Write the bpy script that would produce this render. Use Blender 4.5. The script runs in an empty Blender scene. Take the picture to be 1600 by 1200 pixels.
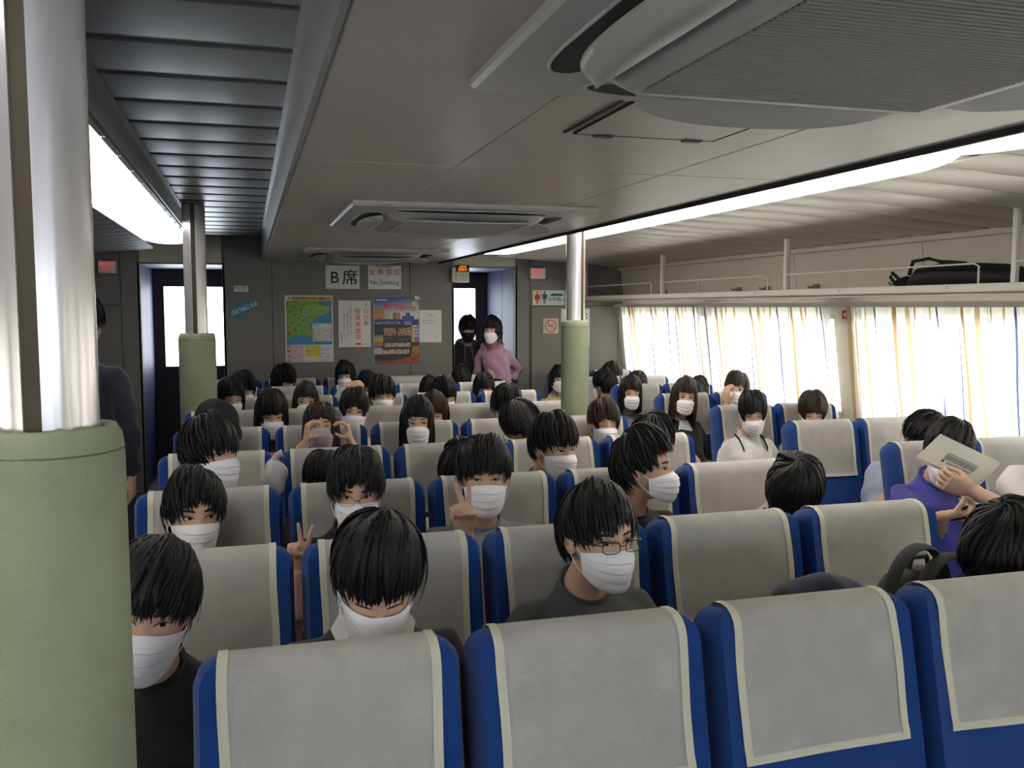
import bpy, math, random
import numpy as np
from mathutils import Vector, Matrix, Euler
PI = math.pi
R = math.radians
scene = bpy.context.scene
COL = scene.collection

# ------------------------------------------------------------------ camera
F, YAW, PITCH, EYE = 1420.0, R(16.18), R(4.83), 1.65
cam_d = bpy.data.cameras.new('camera')
cam = bpy.data.objects.new('camera', cam_d)
COL.objects.link(cam)
cam.location = (0, 0, EYE)
cam.rotation_euler = (PI / 2 - PITCH, 0, -YAW)
cam_d.sensor_width = 36.0
cam_d.lens = F / 1600 * 36.0
cam_d.clip_start = 0.02
scene.camera = cam

# ------------------------------------------------------------------ daylight, exposure
world = bpy.data.worlds.new('daylight')
scene.world = world
world.use_nodes = True
bg = world.node_tree.nodes['Background']
bg.inputs[0].default_value = (0.93, 0.94, 1.0, 1)
bg.inputs[1].default_value = 11.0
vs = scene.view_settings
vs.view_transform = 'Standard'
vs.look = 'None'
vs.gamma = 1
vs.use_curve_mapping = False
vs.exposure = 0.14
LIGHT_R, LIGHT_R2, LIGHT_L = 7.0, 1.15, 3.6      # the lamps' diffusers

CR = cam.rotation_euler.to_matrix()
def ray(px, py):
    d = CR @ Vector(((px - 800) / F, (600 - py) / F, -1.0))
    return d
def at(px, py, Y):                       # the point at distance Y down the cabin
    d = ray(px, py)
    return Vector((0, 0, EYE)) + d * (Y / d.y)
def at_z(px, py, z):
    d = ray(px, py)
    return Vector((0, 0, EYE)) + d * ((z - EYE) / d.z)

# ------------------------------------------------------------------ materials
MATS = {}
def mat(name, col, rough=0.7, metal=0.0, bump=0.0, bscale=200.0, var=0.0, vscale=6.0, emit=0.0, spec=0.4,
        trans=0.0, sheen=0.0, ecol=None, stretch=None, alpha=1.0):
    if name in MATS: return MATS[name]
    m = bpy.data.materials.new(name)
    m.use_nodes = True
    nt = m.node_tree
    b = nt.nodes['Principled BSDF']
    c = (*col, 1)
    b.inputs['Base Color'].default_value = c
    b.inputs['Roughness'].default_value = rough
    b.inputs['Metallic'].default_value = metal
    b.inputs['Specular IOR Level'].default_value = spec
    if sheen: b.inputs['Sheen Weight'].default_value = sheen
    if alpha < 1: b.inputs['Alpha'].default_value = alpha
    if emit:
        b.inputs['Emission Color'].default_value = (*(ecol or col), 1)
        b.inputs['Emission Strength'].default_value = emit
    tc = nt.nodes.new('ShaderNodeTexCoord')
    src = tc.outputs['Object']
    if stretch:
        mp = nt.nodes.new('ShaderNodeMapping')
        mp.inputs['Scale'].default_value = stretch
        nt.links.new(src, mp.inputs[0]); src = mp.outputs[0]
    if var:
        n = nt.nodes.new('ShaderNodeTexNoise'); n.inputs['Scale'].default_value = vscale
        n.inputs['Detail'].default_value = 4
        nt.links.new(src, n.inputs['Vector'])
        r = nt.nodes.new('ShaderNodeMapRange')
        r.inputs['From Min'].default_value = 0.3; r.inputs['From Max'].default_value = 0.7
        r.inputs['To Min'].default_value = 1 - var; r.inputs['To Max'].default_value = 1 + var
        nt.links.new(n.outputs['Fac'], r.inputs['Value'])
        mx = nt.nodes.new('ShaderNodeVectorMath'); mx.operation = 'SCALE'
        mx.inputs[0].default_value = col
        nt.links.new(r.outputs[0], mx.inputs['Scale'])
        nt.links.new(mx.outputs[0], b.inputs['Base Color'])
    if bump:
        n = nt.nodes.new('ShaderNodeTexNoise'); n.inputs['Scale'].default_value = bscale
        n.inputs['Detail'].default_value = 3
        nt.links.new(src, n.inputs['Vector'])
        bp = nt.nodes.new('ShaderNodeBump'); bp.inputs['Strength'].default_value = bump
        bp.inputs['Distance'].default_value = 0.004
        nt.links.new(n.outputs['Fac'], bp.inputs['Height'])
        nt.links.new(bp.outputs[0], b.inputs['Normal'])
    if trans:
        t = nt.nodes.new('ShaderNodeBsdfTranslucent'); t.inputs[0].default_value = c
        ms = nt.nodes.new('ShaderNodeMixShader'); ms.inputs[0].default_value = trans
        nt.links.new(b.outputs[0], ms.inputs[1]); nt.links.new(t.outputs[0], ms.inputs[2])
        nt.links.new(ms.outputs[0], nt.nodes['Material Output'].inputs['Surface'])
    MATS[name] = m
    return m

M_skin = mat('skin', (0.56, 0.36, 0.265), 0.5, var=0.10, vscale=14, spec=0.35)
M_skin2 = mat('skin_pale', (0.60, 0.40, 0.29), 0.5, var=0.08, vscale=14, spec=0.35)
M_hair = mat('hair_black', (0.008, 0.0075, 0.009), 0.5, var=0.3, vscale=30, spec=0.22)
M_hairb = mat('hair_brown', (0.024, 0.014, 0.011), 0.5, var=0.3, vscale=30, spec=0.25)
M_mask = mat('mask_white', (0.88, 0.88, 0.93), 0.85, bump=0.2, bscale=60, trans=0.12)
M_maskblack = mat('mask_black', (0.008, 0.008, 0.01), 0.8)
M_ewhite = mat('eye_white', (0.62, 0.56, 0.54), 0.35)
M_iris = mat('iris_dark', (0.015, 0.009, 0.007), 0.15)
M_lid = mat('lash_dark', (0.03, 0.017, 0.014), 0.6)
M_brow = mat('eyebrow_hair', (0.045, 0.028, 0.022), 0.8)
M_blue = mat('seat_blue', (0.008, 0.048, 0.215), 0.85, bump=0.5, bscale=420, var=0.12, vscale=9, sheen=0.12, spec=0.2)
M_bluedk = mat('seat_blue_dark', (0.010, 0.030, 0.085), 0.85, bump=0.5, bscale=420, sheen=0.2)
M_cover = mat('cover_cloth', (0.50, 0.485, 0.465), 0.92, bump=0.5, bscale=260, var=0.10, vscale=11, trans=0.18)
M_hem = mat('cover_hem', (0.66, 0.65, 0.53), 0.9, bump=0.4, bscale=260, trans=0.1)
M_grey = mat('bulkhead_grey', (0.158, 0.152, 0.142), 0.62, bump=0.1, bscale=500, var=0.05, vscale=3)
M_greyb = mat('bulkhead_blue', (0.045, 0.050, 0.105), 0.55, spec=0.2, var=0.06, vscale=2)
M_seam = mat('seam_dark', (0.03, 0.03, 0.03), 0.8)
M_beige = mat('lintel_beige', (0.45, 0.44, 0.33), 0.6)
M_wallr = mat('side_wall_beige', (0.64, 0.60, 0.52), 0.6, var=0.05, vscale=2)
M_ceil = mat('ceiling_panel', (0.47, 0.432, 0.405), 0.38, bump=0.04, bscale=12, var=0.04, vscale=2, spec=0.5)
M_slat = mat('slat_metal', (0.25, 0.27, 0.28), 0.40, metal=0.25, var=0.05, vscale=2)
M_slatr = mat('slat_metal_warm', (0.58, 0.54, 0.48), 0.36, metal=0.25, var=0.07, vscale=2)
M_fascia = mat('fascia_metal', (0.40, 0.42, 0.44), 0.30, metal=0.5)
M_floor = mat('floor_vinyl', (0.05, 0.055, 0.07), 0.6, var=0.15, vscale=4)
M_white = mat('white_metal', (0.62, 0.61, 0.55), 0.35, var=0.03)
M_plast = mat('aircon_plastic', (0.42, 0.42, 0.405), 0.4, var=0.03)
M_plastd = mat('aircon_grille', (0.27, 0.265, 0.235), 0.6)
M_black = mat('black_void', (0.006, 0.006, 0.007), 0.6)
M_tube = mat('pillar_aluminium', (0.66, 0.64, 0.66), 0.24, metal=0.55, var=0.04, vscale=2, stretch=(6, 6, 0.3))
M_brown = mat('pillar_strip_brown', (0.062, 0.050, 0.030), 0.6)
M_sleeve = mat('pillar_sleeve_green', (0.285, 0.325, 0.215), 0.9, bump=0.5, bscale=300, var=0.09, vscale=7)
M_paper = mat('paper_white', (0.62, 0.62, 0.61), 0.7)
M_door = mat('door_dark', (0.016, 0.015, 0.022), 0.5)
M_red = mat('print_red', (0.55, 0.035, 0.03), 0.6)
M_ink = mat('print_black', (0.012, 0.012, 0.015), 0.6)
M_inkg = mat('print_grey', (0.20, 0.20, 0.20), 0.6)
M_teal = mat('print_teal', (0.02, 0.09, 0.11), 0.6)
M_gl = mat('spectacle_frame', (0.01, 0.01, 0.018), 0.3, spec=0.6)
M_silver = mat('silver', (0.7, 0.7, 0.72), 0.25, metal=1)

def glass_mat():
    m = bpy.data.materials.new('window_glass'); m.use_nodes = True
    nt = m.node_tree; nt.nodes.remove(nt.nodes['Principled BSDF'])
    t = nt.nodes.new('ShaderNodeBsdfTransparent'); t.inputs[0].default_value = (0.92, 0.95, 0.97, 1)
    g = nt.nodes.new('ShaderNodeBsdfGlossy'); g.inputs['Roughness'].default_value = 0.02
    mx = nt.nodes.new('ShaderNodeMixShader'); mx.inputs[0].default_value = 0.06
    nt.links.new(t.outputs[0], mx.inputs[1]); nt.links.new(g.outputs[0], mx.inputs[2])
    nt.links.new(mx.outputs[0], nt.nodes['Material Output'].inputs[0])
    return m
M_glass = glass_mat()

def curtain_mat():
    m = bpy.data.materials.new('curtain_striped'); m.use_nodes = True
    nt = m.node_tree; b = nt.nodes['Principled BSDF']; b.inputs['Roughness'].default_value = 0.9
    uv = nt.nodes.new('ShaderNodeUVMap')
    sp = nt.nodes.new('ShaderNodeSeparateXYZ'); nt.links.new(uv.outputs[0], sp.inputs[0])
    fr = nt.nodes.new('ShaderNodeMath'); fr.operation = 'FRACT'; nt.links.new(sp.outputs[0], fr.inputs[0])
    cr = nt.nodes.new('ShaderNodeValToRGB'); e = cr.color_ramp; e.interpolation = 'CONSTANT'
    e.elements[0].position = 0.0; e.elements[0].color = (0.78, 0.74, 0.62, 1)
    e.elements[1].position = 0.40; e.elements[1].color = (0.26, 0.17, 0.07, 1)
    for p, c in ((0.47, (0.78, 0.74, 0.62, 1)), (0.56, (0.05, 0.07, 0.13, 1)), (0.59, (0.78, 0.74, 0.62, 1)),
                 (0.80, (0.40, 0.31, 0.16, 1)), (0.88, (0.78, 0.76, 0.68, 1))):
        el = e.elements.new(p); el.color = c
    nt.links.new(fr.outputs[0], cr.inputs[0])
    nt.links.new(cr.outputs[0], b.inputs['Base Color'])
    t = nt.nodes.new('ShaderNodeBsdfTranslucent'); nt.links.new(cr.outputs[0], t.inputs[0])
    ms = nt.nodes.new('ShaderNodeMixShader'); ms.inputs[0].default_value = 0.55
    nt.links.new(b.outputs[0], ms.inputs[1]); nt.links.new(t.outputs[0], ms.inputs[2])
    nt.links.new(ms.outputs[0], nt.nodes['Material Output'].inputs['Surface'])
    return m
M_curtain = curtain_mat()

def print_mat():
    m = bpy.data.materials.new('printed_paper'); m.use_nodes = True
    nt = m.node_tree; b = nt.nodes['Principled BSDF']; b.inputs['Roughness'].default_value = 0.5
    a = nt.nodes.new('ShaderNodeVertexColor'); a.layer_name = 'Col'
    nt.links.new(a.outputs[0], b.inputs['Base Color'])
    return m
M_print = print_mat()

# ------------------------------------------------------------------ mesh helpers
class MB:
    def __init__(s): s.v = []; s.f = []; s.m = []; s.mi = 0
    def add(s, vs_, fs_):
        o = len(s.v); s.v += [tuple(v) for v in vs_]
        s.f += [tuple(i + o for i in f) for f in fs_]; s.m += [s.mi] * len(fs_); return s
    def box(s, x0, x1, y0, y1, z0, z1, T=None):
        vs_ = [Vector((x, y, z)) for x in (x0, x1) for y in (y0, y1) for z in (z0, z1)]
        if T is not None: vs_ = [T @ v for v in vs_]
        return s.add(vs_, [(0, 1, 3, 2), (4, 6, 7, 5), (0, 4, 5, 1), (2, 3, 7, 6), (0, 2, 6, 4), (1, 5, 7, 3)])
    def bbox(s, x0, x1, y0, y1, z0, z1, b=0.01, T=None):     # box with chamfered edges (rings along z)
        rings = []
        for z, i in ((z0, b), (z0 + b, 0), (z1 - b, 0), (z1, b)):
            xa, xb, ya, yb = x0 + i, x1 - i, y0 + i, y1 - i
            rings.append([Vector(p) for p in ((xa + b, ya, z), (xb - b, ya, z), (xb, ya + b, z), (xb, yb - b, z),
                         (xb - b, yb, z), (xa + b, yb, z), (xa, yb - b, z), (xa, ya + b, z))])
        if T is not None: rings = [[T @ p for p in r] for r in rings]
        return s.loft(rings)
    def loft(s, rings, cap=True, closed=True):
        n = len(rings[0]); vs_ = [p for r in rings for p in r]; fs_ = []
        for i in range(len(rings) - 1):
            for j in range(n if closed else n - 1):
                k = (j + 1) % n
                fs_.append((i * n + j, i * n + k, (i + 1) * n + k, (i + 1) * n + j))
        if cap and closed:
            fs_.append(tuple(range(n - 1, -1, -1)))
            fs_.append(tuple((len(rings) - 1) * n + j for j in range(n)))
        return s.add(vs_, fs_)
    def grid(s, nu, nv, fn):
        vs_ = [fn(i / (nu - 1), j / (nv - 1)) for i in range(nu) for j in range(nv)]
        return s.add(vs_, [(i * nv + j, (i + 1) * nv + j, (i + 1) * nv + j + 1, i * nv + j + 1)
                           for i in range(nu - 1) for j in range(nv - 1)])
    def tube(s, pts, rad, n=8, up=(0, 1, 0), round_ends=False):
        pts = [Vector(p) for p in pts]
        rad = [r if isinstance(r, tuple) else (r, r) for r in (rad if isinstance(rad, (list, tuple)) and not isinstance(rad, tuple) else [rad] * len(pts))]
        up = Vector(up)
        if round_ends:
            d0 = (pts[0] - pts[1]).normalized(); d1 = (pts[-1] - pts[-2]).normalized()
            r0, r1 = rad[0], rad[-1]
            a = [(pts[0] + d0 * max(r0) * k, (r0[0] * q, r0[1] * q)) for k, q in ((0.9, 0.35), (0.5, 0.85))]
            b = [(pts[-1] + d1 * max(r1) * k, (r1[0] * q, r1[1] * q)) for k, q in ((0.5, 0.85), (0.9, 0.35))]
            pts = [x[0] for x in a] + pts + [x[0] for x in b]
            rad = [x[1] for x in a] + rad + [x[1] for x in b]
        rings = []
        for i, p in enumerate(pts):
            t = (pts[min(i + 1, len(pts) - 1)] - pts[max(i - 1, 0)]).normalized()
            u = up - t * up.dot(t)
            if u.length < 1e-3: u = Vector((1, 0, 0.01)) - t * t.x
            u.normalize(); w = t.cross(u)
            ra, rb = rad[i]
            rings.append([p + w * (ra * math.cos(2 * PI * k / n)) + u * (rb * math.sin(2 * PI * k / n)) for k in range(n)])
        return s.loft(rings)
    def ball(s, c, r, n=12, m=8, T=None):
        rx, ry, rz = r if isinstance(r, (tuple, list)) else (r, r, r)
        rings = []
        for i in range(m + 1):
            th = PI * (0.02 + 0.96 * i / m)
            rings.append([Vector((rx * math.sin(th) * math.cos(2 * PI * k / n), ry * math.sin(th) * math.sin(2 * PI * k / n),
                                  -rz * math.cos(th))) for k in range(n)])
        if T is not None: rings = [[T @ p for p in q] for q in rings]
        c = Vector(c)
        return s.loft([[p + c for p in q] for q in rings])
    def mesh(s, name, mats=(), smooth=True, ang=None):
        me = bpy.data.meshes.new(name)
        me.from_pydata(s.v, [], s.f); me.update()
        for m in mats: me.materials.append(m)
        if len(mats) > 1: me.polygons.foreach_set('material_index', s.m)
        if smooth:
            me.polygons.foreach_set('use_smooth', [True] * len(me.polygons))
            if ang: me.set_sharp_from_angle(angle=R(ang))
        return me
    def build(s, name, m, parent=None, smooth=True, loc=None, ang=35):
        mats = m if isinstance(m, (list, tuple)) else (m,)
        return link(name, s.mesh(name, mats, smooth, ang), parent, loc)

def link(name, data, parent=None, loc=None, rot=None):
    o = bpy.data.objects.new(name, data); COL.objects.link(o)
    if parent is not None: o.parent = parent
    if loc is not None: o.location = loc
    if rot is not None: o.rotation_euler = rot
    return o
def tag(o, label=None, cat=None, group=None, kind=None):
    if label: o['label'] = label
    if cat: o['category'] = cat
    if group: o['group'] = group
    if kind: o['kind'] = kind
    return o
def empty(name, loc=(0, 0, 0), rot=None): return link(name, None, None, loc, rot)
def struct(o, label=None): return tag(o, label, None, None, 'structure')

TMP = bpy.data.scenes.new('workbench')
def evaluated(obj):
    TMP.collection.objects.link(obj)
    vl = TMP.view_layers[0]; vl.update()
    dg = vl.depsgraph
    dg.update()
    me = bpy.data.meshes.new_from_object(obj.evaluated_get(dg))
    TMP.collection.objects.unlink(obj); bpy.data.objects.remove(obj)
    return me
def remesh(mb, voxel, smooth=4):
    me = bpy.data.meshes.new('t'); me.from_pydata(mb.v, [], mb.f); me.update()
    o = bpy.data.objects.new('t', me)
    r = o.modifiers.new('r', 'REMESH'); r.mode = 'VOXEL'; r.voxel_size = voxel
    if smooth:
        q = o.modifiers.new('s', 'SMOOTH'); q.factor = 0.5; q.iterations = smooth
    e = evaluated(o)
    return [v.co[:] for v in e.vertices], [tuple(p.vertices) for p in e.polygons]
def text(name, body, size, loc, m, parent=None, rot=(PI / 2, 0, 0), align='CENTER', space=1.0, line=1.0, bold=0.0, sx=1.0):
    c = bpy.data.curves.new(name, 'FONT'); c.body = body; c.size = size
    c.align_x = align; c.align_y = 'CENTER'; c.extrude = 0.0004; c.space_character = space; c.space_line = line
    c.offset = bold; c.resolution_u = 3
    me = evaluated(bpy.data.objects.new('t', c))
    me.materials.clear(); me.materials.append(m)
    o = link(name, me, parent, loc, rot)
    o.scale = (sx, 1, 1)
    return o
def raster(name, w, h, nx, ny, fn, parent, loc, rot=(PI / 2, 0, 0)):      # a flat print: coloured cells on paper, local XY
    vs_ = [(-w / 2 + w * i / nx, -h / 2 + h * j / ny, 0) for j in range(ny + 1) for i in range(nx + 1)]
    fs_ = [(j * (nx + 1) + i, j * (nx + 1) + i + 1, (j + 1) * (nx + 1) + i + 1, (j + 1) * (nx + 1) + i) for j in range(ny) for i in range(nx)]
    me = bpy.data.meshes.new(name); me.from_pydata(vs_, [], fs_); me.materials.append(M_print)
    ca = me.color_attributes.new('Col', 'FLOAT_COLOR', 'CORNER')
    buf = []
    for j in range(ny):
        for i in range(nx):
            c = fn((i + 0.5) / nx, 1 - (j + 0.5) / ny)
            buf += [c[0], c[1], c[2], 1.0] * 4
    ca.data.foreach_set('color', buf)
    return link(name, me, parent, loc, rot)
# ================================================================== THE CABIN
YB = 8.60                                   # the end bulkhead
YN = -2.6                                   # the wall behind the camera
def wx(z): return 3.67 + 0.13 * (1.65 - z)   # the right side wall leans outwards at its foot
def lx(z): return -1.77 - 0.13 * (1.65 - z)

mb = MB(); mb.box(-2.3, 4.2, YN - .1, 10.0, -0.08, 0.0)
struct(mb.build('floor', M_floor), 'dark vinyl cabin floor')
mb = MB(); mb.box(-2.3, 4.2, YN - .1, 10.0, 2.36, 2.42)
CEIL = struct(mb.build('ceiling', M_black, smooth=False), 'grey slatted and panelled cabin ceiling')

# --- the lower panelled middle of the ceiling
xs = [0.15, 0.62, 1.30, 1.76]; ys = [YN, -0.85, 0.9, 2.74, 4.62, 6.5, YB]
for i in range(3):
    for j in range(len(ys) - 1):
        p = MB(); p.bbox(xs[i] + .0015, xs[i + 1] - .0015, ys[j] + .003, ys[j + 1] - .003, 2.077, 2.095, 0.0025)
        p.build('ceiling_panel', M_ceil, CEIL, smooth=False)
p = MB(); p.box(0.15, 1.76, YN, YB, 2.097, 2.15); p.build('panel_backing', M_seam, CEIL, smooth=False)
p = MB(); p.box(0.135, 0.148, YN, YB, 2.073, 2.285); p.box(0.12, .148, YN, YB, 2.262, 2.272)
p.build('panel_fascia', M_fascia, CEIL, smooth=False)
p = MB(); p.box(1.762, 1.775, YN, YB, 2.062, 2.15); p.build('panel_fascia', M_seam, CEIL, smooth=False)
# --- slats over the left aisle
def slat_prof(amp):
    return [(0.0, .005), (.002, .001), (.010, 0.0), (.05, -.002 * amp), (.12, -.004 * amp), (.20, -.004 * amp), (.27, -.001 * amp), (.318, .003), (.324, .016)]
sl = MB(); pr = slat_prof(1.0)
sl.loft([[Vector((x, y, z)) for (y, z) in pr] for x in (-0.385, 0.134)])
sl_me = sl.mesh('ceiling_slat', (M_slat,), True, 28)
vent = MB(); vent.box(-.385, .134, .322, .337, 0.006, .012)
vent_me = vent.mesh('perforated_joint', (mat('perforated_grey', (0.10, 0.105, 0.11), 0.7, bump=0.8, bscale=900),), False)
y = -1.0
while y < YB - .3:
    link('ceiling_slat', sl_me, CEIL, (0, y, 2.27)); link('perforated_joint', vent_me, CEIL, (0, y, 2.262)); y += 0.334
# --- left: bright metal angle, light strip, slats beyond
p = MB(); p.box(-.398, -.386, YN, YB, 2.172, 2.29); p.box(-.386, -.364, YN, YB, 2.262, 2.267)
p.build('light_fascia', M_fascia, CEIL, smooth=False)
p = MB(); p.box(-.414, -.394, YN, 8.0, 2.160, 2.176); p.box(-.755, -.735, YN, 8.0, 2.15, 2.176)
p.build('light_rail', mat('rail_grey', (0.14, 0.145, 0.15), .4, metal=.5), CEIL, smooth=False)
k = MB()
for i in range(24):
    k.ball((-.404, -.6 + i * .36, 2.159), .006, 6, 4)
o = k.build('rail_screws', M_silver, CEIL); o['kind'] = 'stuff'
def slope_slats(x0, z0, x1, z1, m, name):
    pr = [(0.0, .014), (.003, .006), (.03, -.002), (.08, -.008), (.135, -.010), (.19, -.008), (.24, -.002), (.271, .006), (.275, .014)]
    q = MB(); q.loft([[Vector((x, y, z + zz)) for (y, z) in pr] for x, zz in ((x0, z0), ((x0 + x1) / 2, (z0 + z1) / 2), (x1, z1))])
    me = q.mesh(name, (m,), True, 28)
    y = YN
    while y < YB - .1:
        link(name, me, CEIL, (0, y, 0)); y += 0.278
slope_slats(2.275, 2.140, 3.68, 2.045, M_slatr, 'ceiling_slat')
slope_slats(-1.80, 2.045, -.758, 2.16, M_slat, 'ceiling_slat')
p = MB(); p.add([(2.27, YN, 2.19), (3.75, YN, 2.075), (3.75, YB, 2.075), (2.27, YB, 2.19), (2.27, YN, 2.2), (3.75, YN, 2.085), (3.75, YB, 2.085), (2.27, YB, 2.2)],
                [(0, 1, 2, 3), (4, 7, 6, 5), (0, 4, 5, 1), (1, 5, 6, 2), (2, 6, 7, 3), (3, 7, 4, 0)])
p.build('slat_backing', M_seam, CEIL, smooth=False)

# --- light strips
def emat(name, col, s):
    m = bpy.data.materials.new(name); m.use_nodes = True
    b = m.node_tree.nodes['Principled BSDF']
    b.inputs['Base Color'].default_value = (.8, .8, .75, 1); b.inputs['Roughness'].default_value = .4
    b.inputs['Emission Color'].default_value = (*col, 1); b.inputs['Emission Strength'].default_value = s
    return m
def strip(x0, x1, z, y0, y1, m, label, sag=.035, ends=(1, 1), rivets=True):
    t = empty('ceiling_light', ((x0 + x1) / 2, (y0 + y1) / 2, z))
    hw, hl = (x1 - x0) / 2, (y1 - y0) / 2
    q = MB(); q.box(-hw, hw, -hl, hl, .03, .09); q.build('housing', M_white, t, smooth=False)
    n = 40
    def fn(u, v):
        yy = -hl + 2 * hl * u
        e = 1.0
        de = min((yy + hl) if ends[0] else 9, (hl - yy) if ends[1] else 9)
        if de < .35: e = math.sqrt(max(0, 1 - (1 - de / .35) ** 2))
        w = hw * (.25 + .75 * e) if de < .35 else hw
        a = PI * v
        return (-w * math.cos(a) * .96, yy, .03 - sag * math.sin(a) ** .7 * e - 0.0005)
    us = MB(); us.grid(90, 13, fn); us.build('diffuser', m, t)
    tag(t, label, 'light')
strip(1.79, 2.26, 2.105, 2.35, 7.75, emat('tube_glow_white', (1, .91, .80), LIGHT_R), 'long glowing white light strip over the right aisle, far section by right pillar', .04, (1, 1))
strip(1.79, 2.26, 2.105, YN + .02, 2.45, emat('tube_glow_cream', (1, .93, .66), LIGHT_R2), 'dimmer cream light strip at the upper right, nearest section', .03, (0, 1))
strip(-.733, -.412, 2.142, YN + .02, 2.9, emat('tube_glow_left', (1, .95, .88), LIGHT_L), 'glowing light strip on the left ceiling, half hidden by near pillar', .035, (0, 0))
strip(-.733, -.412, 2.142, 2.9, 7.8, emat('tube_glow_left2', (1, .96, .90), LIGHT_L), 'glowing light strip on the left ceiling running to the left doorway', .035, (0, 1))

# --- end bulkhead: panels with joints
def zc(x):                                   # ceiling line across the bulkhead
    return 2.33
wall = MB(); wall.box(-2.2, 4.1, 9.86, 9.95, 0, 2.36)
WB = struct(wall.build('wall_back', M_door, smooth=False), 'grey end bulkhead with two dark doorways')
def bpanel(x0, x1, z0, z1, m=M_grey, name='bulkhead_panel', y=YB):
    q = MB(); q.bbox(x0 + .002, x1 - .002, y, y + .03, z0, z1, .003); return q.build(name, m, WB, smooth=False)
for a, b_ in ((-.21, .22), (.22, 1.485), (1.485, 1.914)): bpanel(a, b_, 0, 2.3)
for a, b_ in ((2.528, 2.68),): bpanel(a, b_, 0, 2.2)
bpanel(2.68, 3.9, 1.665, 2.2); 
bpanel(2.70, 3.62, 0, 1.655); bpanel(3.62, 4.1, 0, 1.66)
q = MB(); q.box(2.69, 3.63, YB - .008, YB + .002, 1.65, 1.662); q.box(2.685, 2.695, YB - .008, YB + .002, 0, 1.662)
q.build('panel_frame', mat('frame_grey', (.13, .125, .115), .5), WB, smooth=False)
bpanel(-1.06, -.90, 0, 2.3); bpanel(-1.9, -1.06, 1.67, 2.3); bpanel(-1.9, -1.06, 0, 1.665)
q = MB(); q.box(-2.2, 4.1, YB + .031, YB + .05, 2.05, 2.36); q.box(-2.2, -.90, YB + .031, YB + .05, 0, 2.36)
q.box(-.21, 1.914, YB + .031, YB + .05, 0, 2.36); q.box(2.528, 4.1, YB + .031, YB + .05, 0, 2.36)
q.build('bulkhead_core', M_seam, WB, smooth=False)
for a, b_, n in ((-.90, -.21, 1), (1.914, 2.528, 2)):     # lintels and recess linings
    q = MB(); q.box(a, b_, YB - .002, YB + .03, 2.045, 2.33); q.build('lintel', M_beige, WB, smooth=False)
    q = MB(); q.box(a - .02, b_ + .02, YB + .03, 9.86, 2.03, 2.045); q.build('recess_soffit', mat('soffit_blue', (.10, .11, .15), .5), WB, smooth=False)
    for x in (a - .02, b_):
        for y0, y1 in ((YB + .032, 9.08), (9.085, 9.72)):
            q = MB(); q.bbox(x, x + .02, y0, y1, 0, 2.03, .003); q.build('recess_lining', M_greyb, WB, smooth=False)
    q = MB(); q.box(a - .02, a, YB + .0, YB + .03, 0, 2.045); q.box(b_, b_ + .02, YB, YB + .03, 0, 2.045)
    q.build('recess_edge', M_grey, WB, smooth=False)
    # door with a pane
    D = struct(empty('door_%d' % n, ((a + b_) / 2, 9.76, 0)), 'dark door with a bright pane at the %s end of the bulkhead' % ('left' if n == 1 else 'right'))
    cx = (a + b_) / 2
    g0, g1 = ((-.80, -.17) if n == 1 else (1.74, 2.405))
    g0 -= cx; g1 -= cx
    q = MB(); q.box(a - cx, g0, -.025, .025, .02, 2.03); q.box(g1, b_ - cx, -.025, .025, .02, 2.03)
    q.box(g0, g1, -.025, .025, .02, 1.055); q.box(g0, g1, -.025, .025, 1.855, 2.03)
    q.build('door_leaf', M_door, D, smooth=False)
    q = MB()
    for (xa, xb, za, zb) in ((g0 - .012, g0, 1.043, 1.867), (g1, g1 + .012, 1.043, 1.867), (g0, g1, 1.043, 1.055), (g0, g1, 1.855, 1.867)):
        q.box(xa, xb, -.034, -.025, za, zb)
    q.build('pane_gasket', M_black, D, smooth=False)
    q = MB(); q.box(g0, g1, -.004, .004, 1.055, 1.855); q.build('pane', M_glass, D, smooth=False)
    q = MB(); q.ball((g1 + .03 if n == 1 else g0 - .03, -.05, .98), (.022, .022, .022)); q.tube([(g1 + .03 if n == 1 else g0 - .03, -.03, .98), (g1 + .03 if n == 1 else g0 - .03, 0.0, .98)], .01)
    q.build('door_knob', M_silver, D)
# openings behind the door panes (the outer wall is cut there)
WB.data.clear_geometry()
w = MB()
for (xa, xb, za, zb) in ((-2.2, -.86, 0, 2.36), (-.10, 1.68, 0, 2.36), (2.46, 4.1, 0, 2.36), (-.86, -.10, 0, 1.0), (-.86, -.10, 1.9, 2.36), (1.68, 2.46, 0, 1.0), (1.68, 2.46, 1.9, 2.36)):
    w.box(xa, xb, 9.80, 9.86, za, zb)
WB.data.from_pydata(w.v, [], w.f); WB.data.update()

# --- wall behind the camera
q = MB(); q.box(-2.2, 4.1, YN - .05, YN, 0, 1.22); q.box(-2.2, 4.1, YN - .05, YN, 1.68, 2.36)
for xa, xb in ((-2.2, -1.4), (-.2, 0.0), (1.3, 1.5), (2.8, 4.1)): q.box(xa, xb, YN - .05, YN, 1.22, 1.68)
for i, (xa, xb) in enumerate(((-1.4, -.2), (0, 1.3), (1.5, 2.8))):
    g = MB(); g.box(xa, xb, YN - .03, YN - .02, 1.22, 1.68); struct(g.build('window_%d' % (20 + i), M_glass, smooth=False))
struct(q.build('wall_front', M_grey, smooth=False), 'grey wall behind the camera')

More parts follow.
